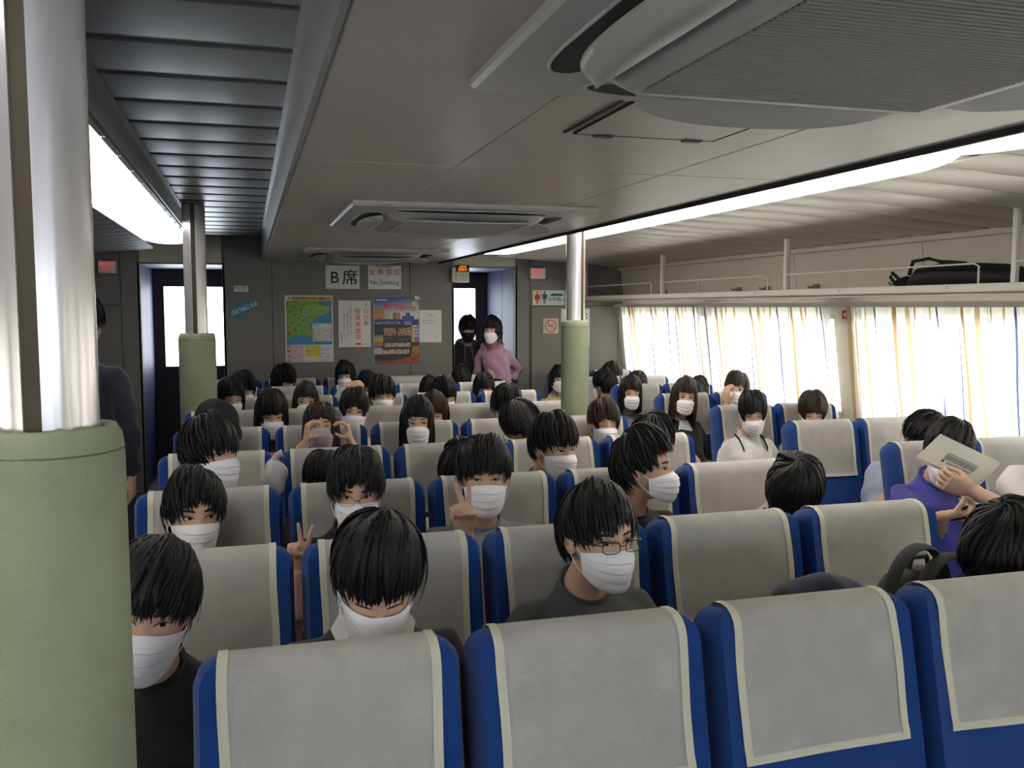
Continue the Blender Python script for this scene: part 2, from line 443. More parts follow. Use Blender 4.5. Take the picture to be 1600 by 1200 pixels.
# --- side walls with windows
WIN = [(-2.45, -.95), (-.72, .95), (1.20, 2.86), (3.02, 4.86), (5.12, 6.74), (6.87, 8.50)]
def side_wall(side):
    X = wx if side == 'right' else lx
    sg = 1 if side == 'right' else -1
    def slab(mb_, y0, y1, z0, z1, t=.05, d=0.0):
        pts = []
        for y in (y0, y1):
            for z in (z0, z1):
                pts.append((X(z) + sg * d, y, z)); pts.append((X(z) + sg * (d + t), y, z))
        # order: (y0,z0,in)(y0,z0,out)(y0,z1,in)(y0,z1,out)(y1..)
        mb_.add(pts, [(0, 2, 3, 1), (4, 5, 7, 6), (0, 1, 5, 4), (2, 6, 7, 3), (0, 4, 6, 2), (1, 3, 7, 5)])
    q = MB(); slab(q, YN, 9.9, 0, .93)
    W = struct(q.build('wall_' + side, M_wallr if sg > 0 else M_grey, smooth=False), 'beige %s side wall with curtained windows' % side)
    m = M_wallr if sg > 0 else M_grey
    ed = [YN] + [v for ab in WIN for v in ab] + [9.9]
    for i in range(0, len(ed), 2):
        q = MB(); slab(q, ed[i], ed[i + 1], .93, 1.60); q.build('window_post', m, W, smooth=False)
    q = MB(); slab(q, YN, 9.9, 1.60, 1.72); q.build('window_header', m, W, smooth=False)
    if sg < 0:
        q = MB(); slab(q, 2.88, 9.9, .93, 1.60, .03, .04); q.build('daylight_block_panel', m, W, smooth=False)  # unseen, added over the far left openings to cut daylight there
    yy = [YN, -.9, .35, 1.75, 3.05, 4.30, 5.55, 6.95, 9.9]
    for i in range(len(yy) - 1):
        q = MB(); slab(q, yy[i] + .003, yy[i + 1] - .003, 1.725, 2.10, .03, 0.02)
        q.build('wall_panel', m, W, smooth=False)
    q = MB(); slab(q, YN, 9.9, 1.72, 2.4, .02, .05); q.build('wall_core', M_seam, W, smooth=False)
    for i, (a, b_) in enumerate(WIN):
        if sg < 0 and i > 2: continue
        n = i + 1 if sg > 0 else i + 7
        wo = struct(empty('window_%d' % n, (X(1.27) + sg * .03, (a + b_) / 2, 1.27)))
        h = (b_ - a) / 2
        q = MB(); s_ = -.13
        def pt(y, z, d): return (X(z + 1.27) - X(1.27) + sg * d, y, z)
        def bar(y0, y1, z0, z1):
            q.add([pt(y, z, d) for y in (y0, y1) for z in (z0, z1) for d in (-.02, .02)],
                  [(0, 1, 3, 2), (4, 6, 7, 5), (0, 4, 5, 1), (2, 3, 7, 6), (0, 2, 6, 4), (1, 5, 7, 3)])
        bar(-h, -h + .03, -.34, .33); bar(h - .03, h, -.34, .33); bar(-h, h, -.34, -.31); bar(-h, h, .30, .33)
        q.build('window_frame', M_fascia, wo, smooth=False)
        q = MB(); q.add([pt(-h + .03, -.31, 0), pt(h - .03, -.31, 0), pt(h - .03, .30, 0), pt(-h + .03, .30, 0)], [(0, 1, 2, 3)])
        q.build('pane', M_glass, wo, smooth=False)
    return W
WR = side_wall('right'); WL = side_wall('left')

# --- curtains
rnd = random.Random(5)
def curtain(side, a, b_, label, seed):
    X = wx if side == 'right' else lx
    sg = 1 if side == 'right' else -1
    r = random.Random(seed)
    L = b_ - a; nf = int(L / .105)
    ph = [r.uniform(-.9, .9) for _ in range(40)]; am = [r.uniform(.5, 1.25) for _ in range(40)]
    nu, nv = nf * 12 + 1, 14
    t = empty('window_curtain', (X(1.2) - sg * .06, (a + b_) / 2, 1.2))
    vs_, uv, fs_ = [], [], []
    length = 0
    for i in range(nu):
        u = i / (nu - 1); k = u * nf; ki = int(k) % 40
        f = k - int(k)
        A = (am[ki] * (1 - f) + am[(ki + 1) % 40] * f)
        P = (ph[ki] * (1 - f) + ph[(ki + 1) % 40] * f)
        for j in range(nv):
            v = j / (nv - 1); z = 1.655 - .78 * v
            d = .022 * A * math.sin(2 * PI * k + P + .5 * math.sin(3 * v + ki)) * (.55 + .65 * min(1, v * 4))
            if v < .12: d += .008 * math.sin(4 * PI * k + 1)
            yy = a + L * u + .012 * A * math.sin(2 * PI * k * .5 + 3 * v)
            vs_.append((X(z) - sg * (.062 + d) - (X(1.2) - sg * .06), yy - (a + b_) / 2, z - 1.2))
            uv.append((u * L * 1.7 / .30, v))
    for i in range(nu - 1):
        for j in range(nv - 1): fs_.append((i * nv + j, (i + 1) * nv + j, (i + 1) * nv + j + 1, i * nv + j + 1))
    me = bpy.data.meshes.new('curtain_cloth'); me.from_pydata(vs_, [], fs_); me.materials.append(M_curtain)
    ul = me.uv_layers.new(name='UVMap')
    ul.data.foreach_set('uv', [c for lp in me.loops for c in uv[lp.vertex_index]])
    me.polygons.foreach_set('use_smooth', [True] * len(me.polygons))
    link('curtain_cloth', me, t)
    q = MB()
    for i in range(nf + 1):
        q.ball((X(1.66) - sg * .062 - (X(1.2) - sg * .06), a + L * i / nf - (a + b_) / 2, 1.662 - 1.2), (.004, .004, .012), 6, 4)
    o = q.build('curtain_hooks', M_white, t); o['kind'] = 'stuff'
    tag(t, label, 'curtain')
names = {0: 'backlit striped cream curtain behind the camera on the right wall', 1: 'backlit striped cream curtain level with the camera on the right',
         2: 'backlit striped cream curtain just past the right edge of the picture', 3: 'backlit striped cream curtain right of the nearer window post, under the black bag',
         4: 'backlit striped cream curtain between the two visible window posts', 5: 'backlit striped cream curtain furthest away beside the grey bulkhead'}
for i, (a, b_) in enumerate(WIN):
    curtain('right', a - .04, b_ + .04, names[i], i + 3)
mlabel = {0: 'rearmost', 1: 'second from the rear', 2: 'third from the rear', 3: 'third from the bulkhead', 4: 'second from the bulkhead', 5: 'nearest the bulkhead'}
for i, (a, b_) in enumerate(WIN):
    if i > 2: continue
    curtain('left', a - .02, b_ + .02, 'striped curtain on the left wall, %s' % mlabel[i], i + 30)
# curtain rail
for side, X, sg in (('right', wx, 1), ('left', lx, -1)):
    q = MB(); x = X(1.67)
    q.box(min(x - sg * .09, x - sg * .045), max(x - sg * .09, x - sg * .045), YN, YB - .01, 1.668, 1.682)
    q.box(min(x - sg * .115, x - sg * .105), max(x - sg * .115, x - sg * .105), YN, YB - .01, 1.650, 1.672)
    o = q.build('curtain_rail', M_white, None, smooth=False); tag(o, 'white curtain rail under the %s luggage rack' % side, 'rail')

# --- luggage rack (right)
RK = empty('luggage_rack', (3.2, 3.0, 1.72))
X0 = 3.20
q = MB(); y0, y1 = YN + .02 - 3.0, YB - .01 - 3.0
q.bbox(0.0, .022, y0, y1, .0, .038, .004); q.build('front_lip', M_white, RK, smooth=False)
q = MB(); q.box(.022, .46, y0, y1, .008, .02); q.build('shelf_board', M_white, RK, smooth=False)
q = MB(); q.box(0.03, .06, y0, y1, -.012, .008); q.box(.24, .26, y0, y1, -.010, .008); q.build('underside_trim', M_white, RK, smooth=False)
posts = [-.3, 1.45, 3.22, 4.98, 6.74, 8.5]
for y in posts:
    q = MB(); yy = y - 3.0
    q.bbox(.004, .030, yy - .013, yy + .013, .036, .365, .003); q.box(.030, .052, yy + .012, yy + .016, .03, .36)
    q.build('rack_post', M_white, RK, smooth=False)
for i in range(len(posts) - 1):
    ya, yb_ = posts[i] + .20 - 3, posts[i + 1] - .013 - 3
    q = MB(); q.tube([(.012, ya, .038), (.012, ya, .118), (.012, ya + .03, .13), (.012, yb_, .13)], .005, 6); q.build('guard_rail', M_white, RK)
for y in (1.9, 2.7, 3.9, 4.5, 5.3, 5.9, 6.3, 7.6):
    q = MB(); yy = y - 3
    q.bbox(.44, .475, yy - .02, yy + .02, .02, .085, .006); q.tube([(.44, yy, .07), (.40, yy, .06), (.39, yy, .075)], .006, 6)
    q.build('wall_hook', mat('hook_grey', (.25, .24, .2), .5), RK, smooth=False)
for y, s in ((2.62, 'A-1'), (3.6, '13'), (4.42, '14'), (5.3, '15')):
    q = MB(); q.box(-.0015, 0, y - 3 - .035, y - 3 + .035, .012, .030); q.build('seat_number_plate', M_paper, RK, smooth=False)
    text('plate_text', s, .02, (-.002, y - 3, .021), M_inkg, RK, rot=(PI / 2, 0, -PI / 2))
tag(RK, 'long white luggage rack above the right windows with posts and rail', 'rack')

# --- long trims
q = MB(); q.box(3.60, 3.66, YN, YB - .01, 2.015, 2.045)
struct(q.build('trim_1', M_wallr, smooth=False))
# red arrow labels on the window posts
for y, s in ((4.99, 'nearer'), (6.80, 'farther')):
    x = wx(1.6)
    q = MB(); q.box(x - .004, x - .001, y - .05, y + .05, 1.575, 1.63)
    o = q.build('arrow_sign', M_red, smooth=False); tag(o, 'small red arrow sign at the top of the %s window post' % s, 'sign')
    q = MB(); q.add([(x - .006, y + .038, 1.602), (x - .006, y + .008, 1.62), (x - .006, y + .008, 1.608), (x - .006, y - .035, 1.608), (x - .006, y - .035, 1.597), (x - .006, y + .008, 1.597), (x - .006, y + .008, 1.585)], [(0, 1, 2, 3, 4, 5, 6)])
    q.build('arrow_mark', M_paper, o, smooth=False)
# ------------------------------------------------------------------ pillars
def pillar(x, y, zt, zs, rt, rs, face, label, zs0=0.0):
    t = empty('pillar', (x, y, 0), (0, 0, face))
    # two bright half shells with a brown strip between, the strip facing -Y
    for sg in (-1, 1):
        ring = []
        a0, a1 = R(11), R(169)
        pts = []
        for i in range(19):
            a = a0 + (a1 - a0) * i / 18
            pts.append((sg * math.sin(a) * rt, -math.cos(a) * rt))
        pts2 = [(px * .86, py * .86) for px, py in reversed(pts)]
        q = MB(); q.loft([[Vector((px, py, z)) for px, py in pts + pts2] for z in (0.02, zt)])
        q.build('half_shell', M_tube, t)
    q = MB(); w = rt * .20
    q.box(-w, w, -rt * .93, rt * .93, 0.02, zt); q.build('centre_strip', M_brown, t, smooth=False)
    q = MB(); n = 48; rings = []
    prof = [(rs * .98, 0.03), (rs, .06), (rs * 1.0, zs * .5), (rs, zs - .055), (rs * .995, zs - .035), (rs * .97, zs - .015), (rs * .90, zs - .002), (rs * .80, zs), (rt * 1.04, zs - .006), (rt * 1.03, zs - .03)]
    for i, (r_, z) in enumerate(prof):
        rg = []
        for k in range(n):
            a = 2 * PI * k / n
            wob = (math.sin(a * 11 + 1) * .5 + math.sin(a * 17) * .5)
            g = {6: .003, 7: .006, 8: .004}.get(i, 0)
            rr = r_ + g * .4 * wob + (.0012 * math.sin(3 * a + 9 * z))
            rg.append(Vector((rr * math.cos(a), rr * math.sin(a), z + g * .55 * wob)))
        rings.append(rg)
    q.loft(rings, cap=False); s_ = q.build('padded_sleeve', M_sleeve, t, ang=60)
    q = MB(); pts = [(rs * 1.0 * math.cos(a), rs * 1.0 * math.sin(a), zs - .036) for a in [2 * PI * k / 40 for k in range(41)]]
    q.tube(pts, .0014, 5, up=(0, 0, 1)); q.build('seam', mat('sleeve_seam', (.13, .15, .09), .9), s_)
    tag(t, label, 'pillar')
pillar(at(76, 600, 1.46).x, 1.46, 2.265, 1.478, .067, .099, R(-9), 'big near pillar at the left edge, green padded sleeve below bright metal')
pillar(at(304, 400, 5.86).x, 5.86, 2.262, 1.492, .066, .109, R(-3), 'metal pillar with pale green padded sleeve before the left doorway')
_p = at(898, 358, 5.0)
pillar(at(899, 500, 5.07).x, 5.07, 2.10, 1.573, .056, .0825, R(26), 'metal pillar with green padded sleeve on the right, in front of the toilet sign')

# ------------------------------------------------------------------ ceiling cassette air conditioners
def sq(h, r_, z, n=6, hy=None):
    hy = hy or h; out = []
    for cx, cy, a0 in ((h - r_, hy - r_, 0), (-h + r_, hy - r_, 90), (-h + r_, -hy + r_, 180), (h - r_, -hy + r_, 270)):
        for i in range(n + 1):
            a = R(a0 + 90 * i / n); out.append(Vector((cx + r_ * math.cos(a), cy + r_ * math.sin(a), z)))
    return out
frame_me = MB().loft([sq(.525, .012, 0), sq(.525, .012, -.012), sq(.518, .012, -.020), sq(.50, .02, -.022), sq(.44, .10, -.024)]).mesh('frame_plate', (M_plast,), True, 30)
bez_me = MB().loft([sq(.365, .13, -.02), sq(.365, .13, -.026), sq(.345, .10, -.042), sq(.315, .05, -.055), sq(.305, .04, -.060), sq(.285, .03, -.060), sq(.282, .03, -.056)]).mesh('inner_bezel', (M_plast,), True, 40)
gm = MB()
for i in range(44):
    yy = -.276 + .552 * i / 43
    gm.box(-.281, .281, yy - .0035, yy + .0035, -.0625, -.058)
gr_me = gm.mesh('grille_bars', (M_plastd,), False)
gb_me = MB().box(-.283, .283, -.283, .283, -.0585, -.055).mesh('grille_back', (mat('grille_back', (.16, .155, .135), .8),), False)
def capsule(L, w, z0, z1, dx=0):
    out = []
    for z in (z0, z1):
        rg = []
        for i in range(24):
            a = 2 * PI * i / 24
            ex = 5
            c, s_ = math.cos(a), math.sin(a)
            rg.append(Vector((dx + w * math.copysign(abs(c) ** .8, c), L * math.copysign(abs(s_) ** .45, s_), z)))
        out.append(rg)
    return out
out_me = MB().loft(capsule(.33, .046, -.02, -.0262, .408)).mesh('outlet_shade', (M_black,), False)  # no real slot: flat black disc paints the shade inside the outlet
rim = MB()
for i in range(24):
    pass
cp = capsule(.335, .050, -.024, -.024, .408)[0]
rim.tube(cp + [cp[0]], .0035, 6, up=(0, 0, 1)); rim_me = rim.mesh('outlet_rim', (M_plast,), True)
def flap_mesh(openness, name):
    q = MB()
    def fn(u, v):
        yy = (-1 + 2 * u) * .28
        e = (1 - abs(2 * u - 1) ** 5)
        e = math.sqrt(max(0.0, 1 - abs(2 * u - 1) ** 2.4))
        w = (.072 if openness > 1.2 else .15) * (.06 + .94 * e)
        x = (.366 if openness > 1.2 else .300) + w * v
        z = (-.062 + .022 * v - .012 * math.sin(v * PI) * e) if openness > 1.2 else (-.050 - .024 * v * e)
        return Vector((x, yy, z))
    a = [[fn(i / 20, j / 6) for j in range(7)] for i in range(21)]
    rings = [[p for p in r_] + [p + Vector((0, 0, .006)) for p in reversed(r_)] for r_ in a]
    q.loft(rings); return q.mesh(name, (M_plast,), True, 50)
flap_a, flap_b = flap_mesh(1.0, 'flap'), flap_mesh(1.5, 'flap')
logo = MB().box(-.02, .02, -.002, .002, 0, .0004).mesh('embossed_mark', (mat('emboss', (.30, .30, .29), .5),), False)
def aircon(y, label, mode):
    t = empty('air_conditioner', (.935, y, 2.076))
    link('frame_plate', frame_me, t)
    b = link('inner_bezel', bez_me, t); g = link('grille', gb_me, t)
    o = link('grille_bars', gr_me, g); o['kind'] = 'stuff'
    for k in range(4):
        r_ = (0, 0, PI / 2 * k)
        link('outlet_shade', out_me, t, None, r_); link('outlet_rim', rim_me, t, None, r_)
        f = link('flap', flap_b if k == 2 else flap_a, t, None, r_)
        link('embossed_mark', logo, f, (.36, .05 if k == 2 else -.2, -.0275), (0, 0, PI / 2))
    tag(t, label, 'air conditioner')
aircon(1.18, 'large white ceiling air conditioner with grille at the top right, nearest one', 0)
aircon(4.22, 'white ceiling air conditioner midway down the cabin, second nearest', 1)
aircon(7.22, 'small-looking white ceiling air conditioner furthest away, near the grey bulkhead', 2)
# hatch behind the near unit
t = empty('ceiling_hatch', (.965, 1.96, 2.076))
q = MB(); q.bbox(-.185, .185, -.19, .17, -.004, 0, .002); q.build('hatch_lid', M_ceil, t, smooth=False)
q = MB(); q.box(-.19, .19, .171, .175, -.0045, 0); q.box(-.19, -.186, -.19, .175, -.0045, 0); q.box(.186, .19, -.19, .175, -.0045, 0)
q.box(-.215, -.21, -.19, .175, -.0035, 0)
q.build('hatch_gap', M_seam, t, smooth=False)
for x in (-.11, .13):
    q = MB(); q.bbox(x - .025, x + .025, .16, .188, -.008, 0, .002); q.build('hinge', mat('hinge_dark', (.06, .06, .06), .5), t, smooth=False)
tag(t, 'square ceiling hatch with two dark hinges just beyond the nearest air conditioner', 'hatch')

# ------------------------------------------------------------------ signs and notices on the bulkhead
def wp(px, py, d=0.0): return at(px, py, YB - d)
def notice(name, x0, y0, x1, y1, label, m=M_paper, cat='sign', thick=.0015, d=0.004):
    a, b_ = wp(x0, y0, d), wp(x1, y1, d)
    c = (a + b_) / 2; w, h = abs(b_.x - a.x), abs(a.z - b_.z)
    q = MB(); q.box(-w / 2, w / 2, 0, d, -h / 2, h / 2)
    o = q.build(name, m, None, smooth=False, loc=c)
    tag(o, label, cat); o['_wh'] = 0
    del o['_wh']
    return o, w, h
Z = -.0012
o, w, h = notice('seat_class_sign', 508.5, 414.5, 562, 451.5, 'white paper sign reading B with a kanji, topmost left on the bulkhead')
text('lettering', 'B', .150, (-w * .24, Z, -.008), M_ink, o, bold=.0012); text('lettering', '席', .150, (w * .22, Z, -.010), M_ink, o, bold=.0014)
o, w, h = notice('no_smoking_sign', 575, 415, 627, 452, 'white paper sign reading No Smoking under red kanji')
text('lettering', '全 席 禁 煙', .062, (0, Z, h * .22), M_red, o, bold=.0006, sx=1.0); text('lettering', 'No Smoking', .062, (0, Z, -h * .22), M_ink, o, bold=.0, sx=.88)
q = MB(); q.box(-w * .32, w * .25, -.0008, 0, h * .41, h * .47); s_ = q.build('yellow_strip', mat('strip_yellow', (.55, .42, .04), .6), o, smooth=False)
text('strip_text', '当船は全席禁煙です', .014, (-w * .035, -.0012, h * .44), M_inkg, s_)
o, w, h = notice('terror_notice', 528.5, 469.5, 579.5, 542, 'white notice with two red vertical lines of kanji, between map and dark poster', cat='notice')
text('red_lettering', 'テ\nロ\n対\n策', .050, (w * .36, Z, h * .20), M_red, o, line=1.15)
text('red_lettering', '警\n戒\n実\n施\n中', .056, (w * .10, Z, -.008), M_red, o, line=1.08)
for i, (s, dz) in enumerate((('お客様のご協力をお願いします', .03), ('不審物を発見されましたら', .0), ('乗務員にお知らせください', -.03), ('運航管理者', -.12))):
    text('small_lettering', '\n'.join(s), .021, (-w * (.12 + .10 * i), Z, dz), M_inkg, o, line=.95)
q = MB(); q.add([(w * .0, Z, -h * .40), (w * .33, Z, -h * .36), (w * .12, Z, -h * .385)], [(0, 2, 1)]); q.box(w * .02, w * .2, Z, 0, -h * .45, -h * .415); q.build('red_mark', M_red, o, smooth=False)
text('small_lettering', 'marine', .018, (w * .33, Z, -h * .435), M_inkg, o)
o, w, h = notice('blank_notice', 655, 484.5, 690, 534.5, 'small white notice at the right of the dark poster', cat='notice')
text('lettering', 'ご案内', .022, (0, Z, h * .33), M_inkg, o)
for i, s in enumerate(('船内での飲食について', 'お手洗いは後方です')): text('lettering', s, .015, (0, Z, h * (.17 - .08 * i)), M_inkg, o)
text('lettering', '船長', .014, (w * .28, Z, -h * .33), M_inkg, o)
# map poster
G, G2, S_, W_ = (.15, .30, .035), (.05, .14, .015), (.035, .20, .34), (.55, .55, .52)
def map_fn(u, v):
    r = random.Random(int(u * 400) * 977 + int(v * 560))
    if u < .03 or u > .975 or v < .02 or v > .985: return W_
    if v < .075: return (.52, .29, .02) if u > .15 else W_
    if v > .735:
        if u < .37: c = (.48, .36, .38)
        elif u < .73: c = (.52, .46, .05) if v < .92 and u > .40 else W_
        else: c = (.50, .54, .56)
        if u < .10 and int(v * 40) % 3 == 0: return (.40, .03, .08)
        if int(v * 90) % 3 == 0 and r.random() < .6 and v > .76: return tuple(x * .45 for x in c)
        return c
    if .57 < u < .955 and .42 < v < .695:
        if r.random() < (.28 if v > .5 else .1) : return (.22, .22, .24)
        return (.54, .55, .54)
    # coast
    e1 = .66 + .10 * math.sin(v * 9 - .2) if v < .18 else None
    if v < .24: lim = .66 + (.30 if v > .16 else (v - .075) * 1.5)
    elif v < .31: lim = .95 - (v - .24) * 3.2
    elif v < .44: lim = .70 - (v - .31) * 1.5
    elif v < .52: lim = .50 + (v - .44) * .6
    elif v < .64: lim = .56
    else: lim = .58
    lim += .015 * math.sin(v * 140)
    if v > .585 and v > .60 + .05 * math.sin(u * 9 + 2) + (.0 if u > .2 else .02): return S_
    if u > lim: return S_
    if v < .33 and abs(v - .31) < .004 and u < .45: return W_
    if r.random() < .06 and u > .25: return (.45, .45, .35)
    if math.hypot((u - .55), (v - .30) * 1.4) < .022 or math.hypot((u - .08), (v - .565) * 1.4) < .03 or math.hypot(u - .27, (v - .65) * 1.4) < .022: return (.38, .02, .05)
    if math.hypot(u - .40, (v - .33) * 1.4) < .022 or math.hypot(u - .28, (v - .20) * 1.4) < .02: return (.10, .30, .45)
    if math.sin(u * 26 + math.sin(v * 20)) * math.sin(v * 55 + u * 8) > .72 and u < .42: return G2
    if .35 < u < .9 and .16 < v < .30 and r.random() < .35: return (.30, .34, .16)
    return tuple(c * (1 + .25 * (r.random() - .5)) for c in G)
o, w, h = notice('map_poster', 444.5, 461.5, 521.5, 565, 'poster of a green coastal map with blue sea and orange title, left of centre', cat='poster')
raster('map_print', w, h, 74, 100, map_fn, o, (0, -.0004, 0))
text('title_lettering', '様子見学案センター構内マップ', .031, (w * .07, Z, h * .452), M_brown, o, bold=.0006)
text('map_lettering', '名所', .018, (w * .12, Z, h * .058), M_ink, o)
# dark food poster
def pos_fn(u, v):
    r = random.Random(int(u * 300) * 733 + int(v * 470))
    n = r.random()
    def mixc(a, b_, t): return tuple(x * (1 - t) + y * t for x, y in zip(a, b_))
    food = [(.45, .30, .12), (.40, .12, .04), (.52, .46, .30), (.12, .05, .03), (.35, .33, .10)][int(n * 5)]
    if u < .02: return (.35, .35, .34)
    if v < .36:
        c = mixc((.025, .06, .22), (.50, .52, .50), max(0, min(1, (v - .02) / .26 + (u - .5) * .3)))
        if .03 < v < .055 and u < .30 and u > .05: return (.5, .5, .5)
        if .17 < v < .33 and u < .24: return mixc(food, (.35, .12, .03), .5)
        if .24 < v < .33 and .24 < u < .36: return (.40, .34, .28)
        if .23 < v < .325 and .42 < u < .58: return (.33, .24, .12) if int(u * 60) % 3 else (.16, .10, .04)
        if abs(u - .27) < .03 and .08 < v < .16: return (.40, .03, .04)
        if math.hypot((u - .90), (v - .10) * 1.4) < .06: return (.32, .45, .08)
        if (v > .23 and abs(u - .76) < .05) or (v > .275 and abs(u - .76) < .13): return (.05, .06, .26)
        if v > .33: return (.03, .06, .20)
        return c
    if v < .42: return (.40, .40, .40) if (u < .6 and .37 < v < .40 and n < .5) else ((.20, .17, .34) if abs(u - .76) < .08 else (.02, .03, .12))
    if v > .955 - .16 * max(0, u - .45): return (.25, .045, .02)
    if u > .82 + .25 * (.90 - v) and v > .74: return (.36, .16, .03) if n < .7 else (.22, .07, .02)
    if .22 < u < .82 and .455 < v < .58 and not (.48 < u < .53): return food if n < .75 else (.03, .02, .02)
    if .22 < u < .84 and .685 < v < .755 and int((u - .22) * 6.6 * 10) % 10 != 0: return food if n < .8 else (.55, .52, .45)
    if .17 < u < .78 and .785 < v < .86 and int((u - .17) * 6.6 * 10) % 10 != 0: return food if n < .8 else (.5, .48, .42)
    if u < .21 and .57 < v < .60: return (.08, .22, .45)
    if u < .21 and .60 < v < .67: return (.45, .32, .03)
    if u < .21 and .67 < v < .745: return (.34, .12, .08)
    if u < .18 and .76 < v < .86: return (.30, .30, .30) if n < .7 else (.5, .48, .42)
    if u > .88 and v < .62 and int(v * 60) % 3 and n < .7: return (.5, .5, .48)
    if u > .84 and v < .68: return (.22, .14, .28) if u > .9 else (.38, .34, .16)
    if .22 < u < .8 and .60 < v < .67 and n < .3: return (.10, .12, .16)
    return (.022, .022, .032)
o, w, h = notice('food_poster', 583, 464.5, 655, 567, 'dark blue and red poster with rows of food photos, right of the notices', cat='poster')
raster('poster_print', w, h, 72, 100, pos_fn, o, (0, -.0004, 0))
text('poster_title', '伊勢志摩', .042, (w * .02, Z, h * .375), mat('title_pink', (.55, .16, .16), .6), o, bold=.001)
text('poster_title', '夕の  地獄の里', .050, (w * .05, Z, h * .325), mat('title_pink', (.55, .16, .16), .6), o, bold=.001)
# tape at the poster's corner
# toilet sign
o, w, h = notice('toilet_sign', 832.5, 453.5, 882, 477, 'pale green toilet sign with red and teal figures and an arrow', mat('sign_mint', (.52, .60, .54), .5), thick=.006, d=.008)
def figure(x, m, skirt):
    q = MB()
    q.ball((x, -.001, h * .36), (.010, .002, .011), 12, 6)
    if skirt: q.add([(x - .014, Z, h * .25), (x + .014, Z, h * .25), (x + .026, Z, -h * .12), (x - .026, Z, -h * .12)], [(0, 3, 2, 1)])
    else: q.add([(x - .020, Z, h * .25), (x + .020, Z, h * .25), (x + .015, Z, -h * .10), (x - .015, Z, -h * .10)], [(0, 3, 2, 1)])
    for sx in (-1, 1):
        q.box(x + sx * .007 - .0045, x + sx * .007 + .0045, Z, -.0002, -h * .40, -h * .08)
        q.box(x + sx * .024 - .004, x + sx * .024 + .004, Z, -.0002, -h * .08, h * .22)
    q.build('figure', m, o, smooth=False)
figure(-w * .36, M_red, True); figure(-w * .13, M_teal, False)
q = MB(); q.box(-w * .255, -w * .245, Z, 0, -h * .42, h * .40); q.build('divider', M_ink, o, smooth=False)
q = MB(); q.add([(w * .02, Z, h * .12), (w * .15, Z, h * .36), (w * .15, Z, h * .29), (w * .44, Z, h * .29), (w * .44, Z, h * .12)], [(0, 4, 3, 2, 1)]); q.build('arrow', M_teal, o, smooth=False)
text('lettering', 'お手洗い', .043, (w * .235, Z, -h * .12), M_teal, o, bold=.0008)
text('lettering', 'TOILET', .022, (w * .235, Z, -h * .38), mat('letter_rust', (.30, .16, .10), .6), o, space=1.9)
# no smoking sticker
o, w, h = notice('no_smoking_sticker', 849, 497.5, 872.5, 521, 'square no smoking sticker with red ring on the grey door panel', mat('sticker_cream', (.48, .44, .38), .5))
q = MB(); rr = w * .36
q.tube([(rr * math.cos(a), -.001, rr * math.sin(a)) for a in [2 * PI * i / 32 for i in range(33)]], .006, 6)
q.tube([(-rr * .7, -.001, rr * .7), (rr * .7, -.001, -rr * .7)], .0055, 6)
q.build('red_ring', mat('ring_red', (.60, .12, .08), .5), o)
q = MB(); q.box(-w * .25, w * .22, -.001, 0, -.006, .006); q.tube([(w * .12, -.001, .014), (w * .2, -.001, .03), (w * .12, -.001, .045)], .0018, 5); q.build('cigarette', M_inkg, o, smooth=False)
q = MB(); q.box(-w / 2, w / 2, -.0006, 0, -h / 2, -h * .42); q.build('yellow_edge', mat('strip_yellow2', (.50, .45, .14), .6), o, smooth=False)
o, w, h = notice('white_notice', 877, 482.5, 921, 540, 'white notice half hidden behind the right pillar', cat='notice')
text('lettering', ':', .09, (w * .40, Z, h * .32), M_ink, o, bold=.002)
# small label and blue arrow
o, w, h = notice('small_label', 365, 446.5, 388, 456, 'small white label on the bulkhead above the blue arrow', cat='label')
text('lettering', '船内  後方', .026, (0, Z, h * .15), M_ink, o); text('lettering', 'ご注意', .020, (0, Z, -h * .25), M_inkg, o)
A = [wp(*p) for p in ((355, 492.5), (366, 468), (370.5, 475.5), (396, 464.5), (403.5, 480), (379.5, 491), (383, 499))]
c = sum(A, Vector()) / 7
q = MB(); pts = [p - c for p in A]
q.add([(p.x, -.003, p.z) for p in pts] + [(p.x, 0, p.z) for p in pts], [tuple(range(6, -1, -1)), tuple(range(7, 14))] + [(i, (i + 1) % 7, 7 + (i + 1) % 7, 7 + i) for i in range(7)])
o = q.build('arrow_sticker', mat('sticker_blue', (.035, .18, .27), .5), None, smooth=False, loc=c); tag(o, 'blue arrow sticker with white Japanese writing beside the left doorway', 'sticker')
text('lettering', 'ゴミ箱はこちら', .044, (.018, -.0045, -.004), M_paper, o, rot=(PI / 2, R(-23), 0), bold=.0015, sx=.82)
# tape scraps
q = MB(); q.grid(4, 4, lambda u, v: Vector((u * .05, -.004 - .008 * math.sin(u * 3 + v * 5) * u, v * .035)))
o = q.build('tape_scrap', mat('tape_clear', (.45, .45, .45), .2), None, loc=wp(648, 468, .003)); tag(o, 'curl of clear tape at the dark poster’s top right corner', 'tape')
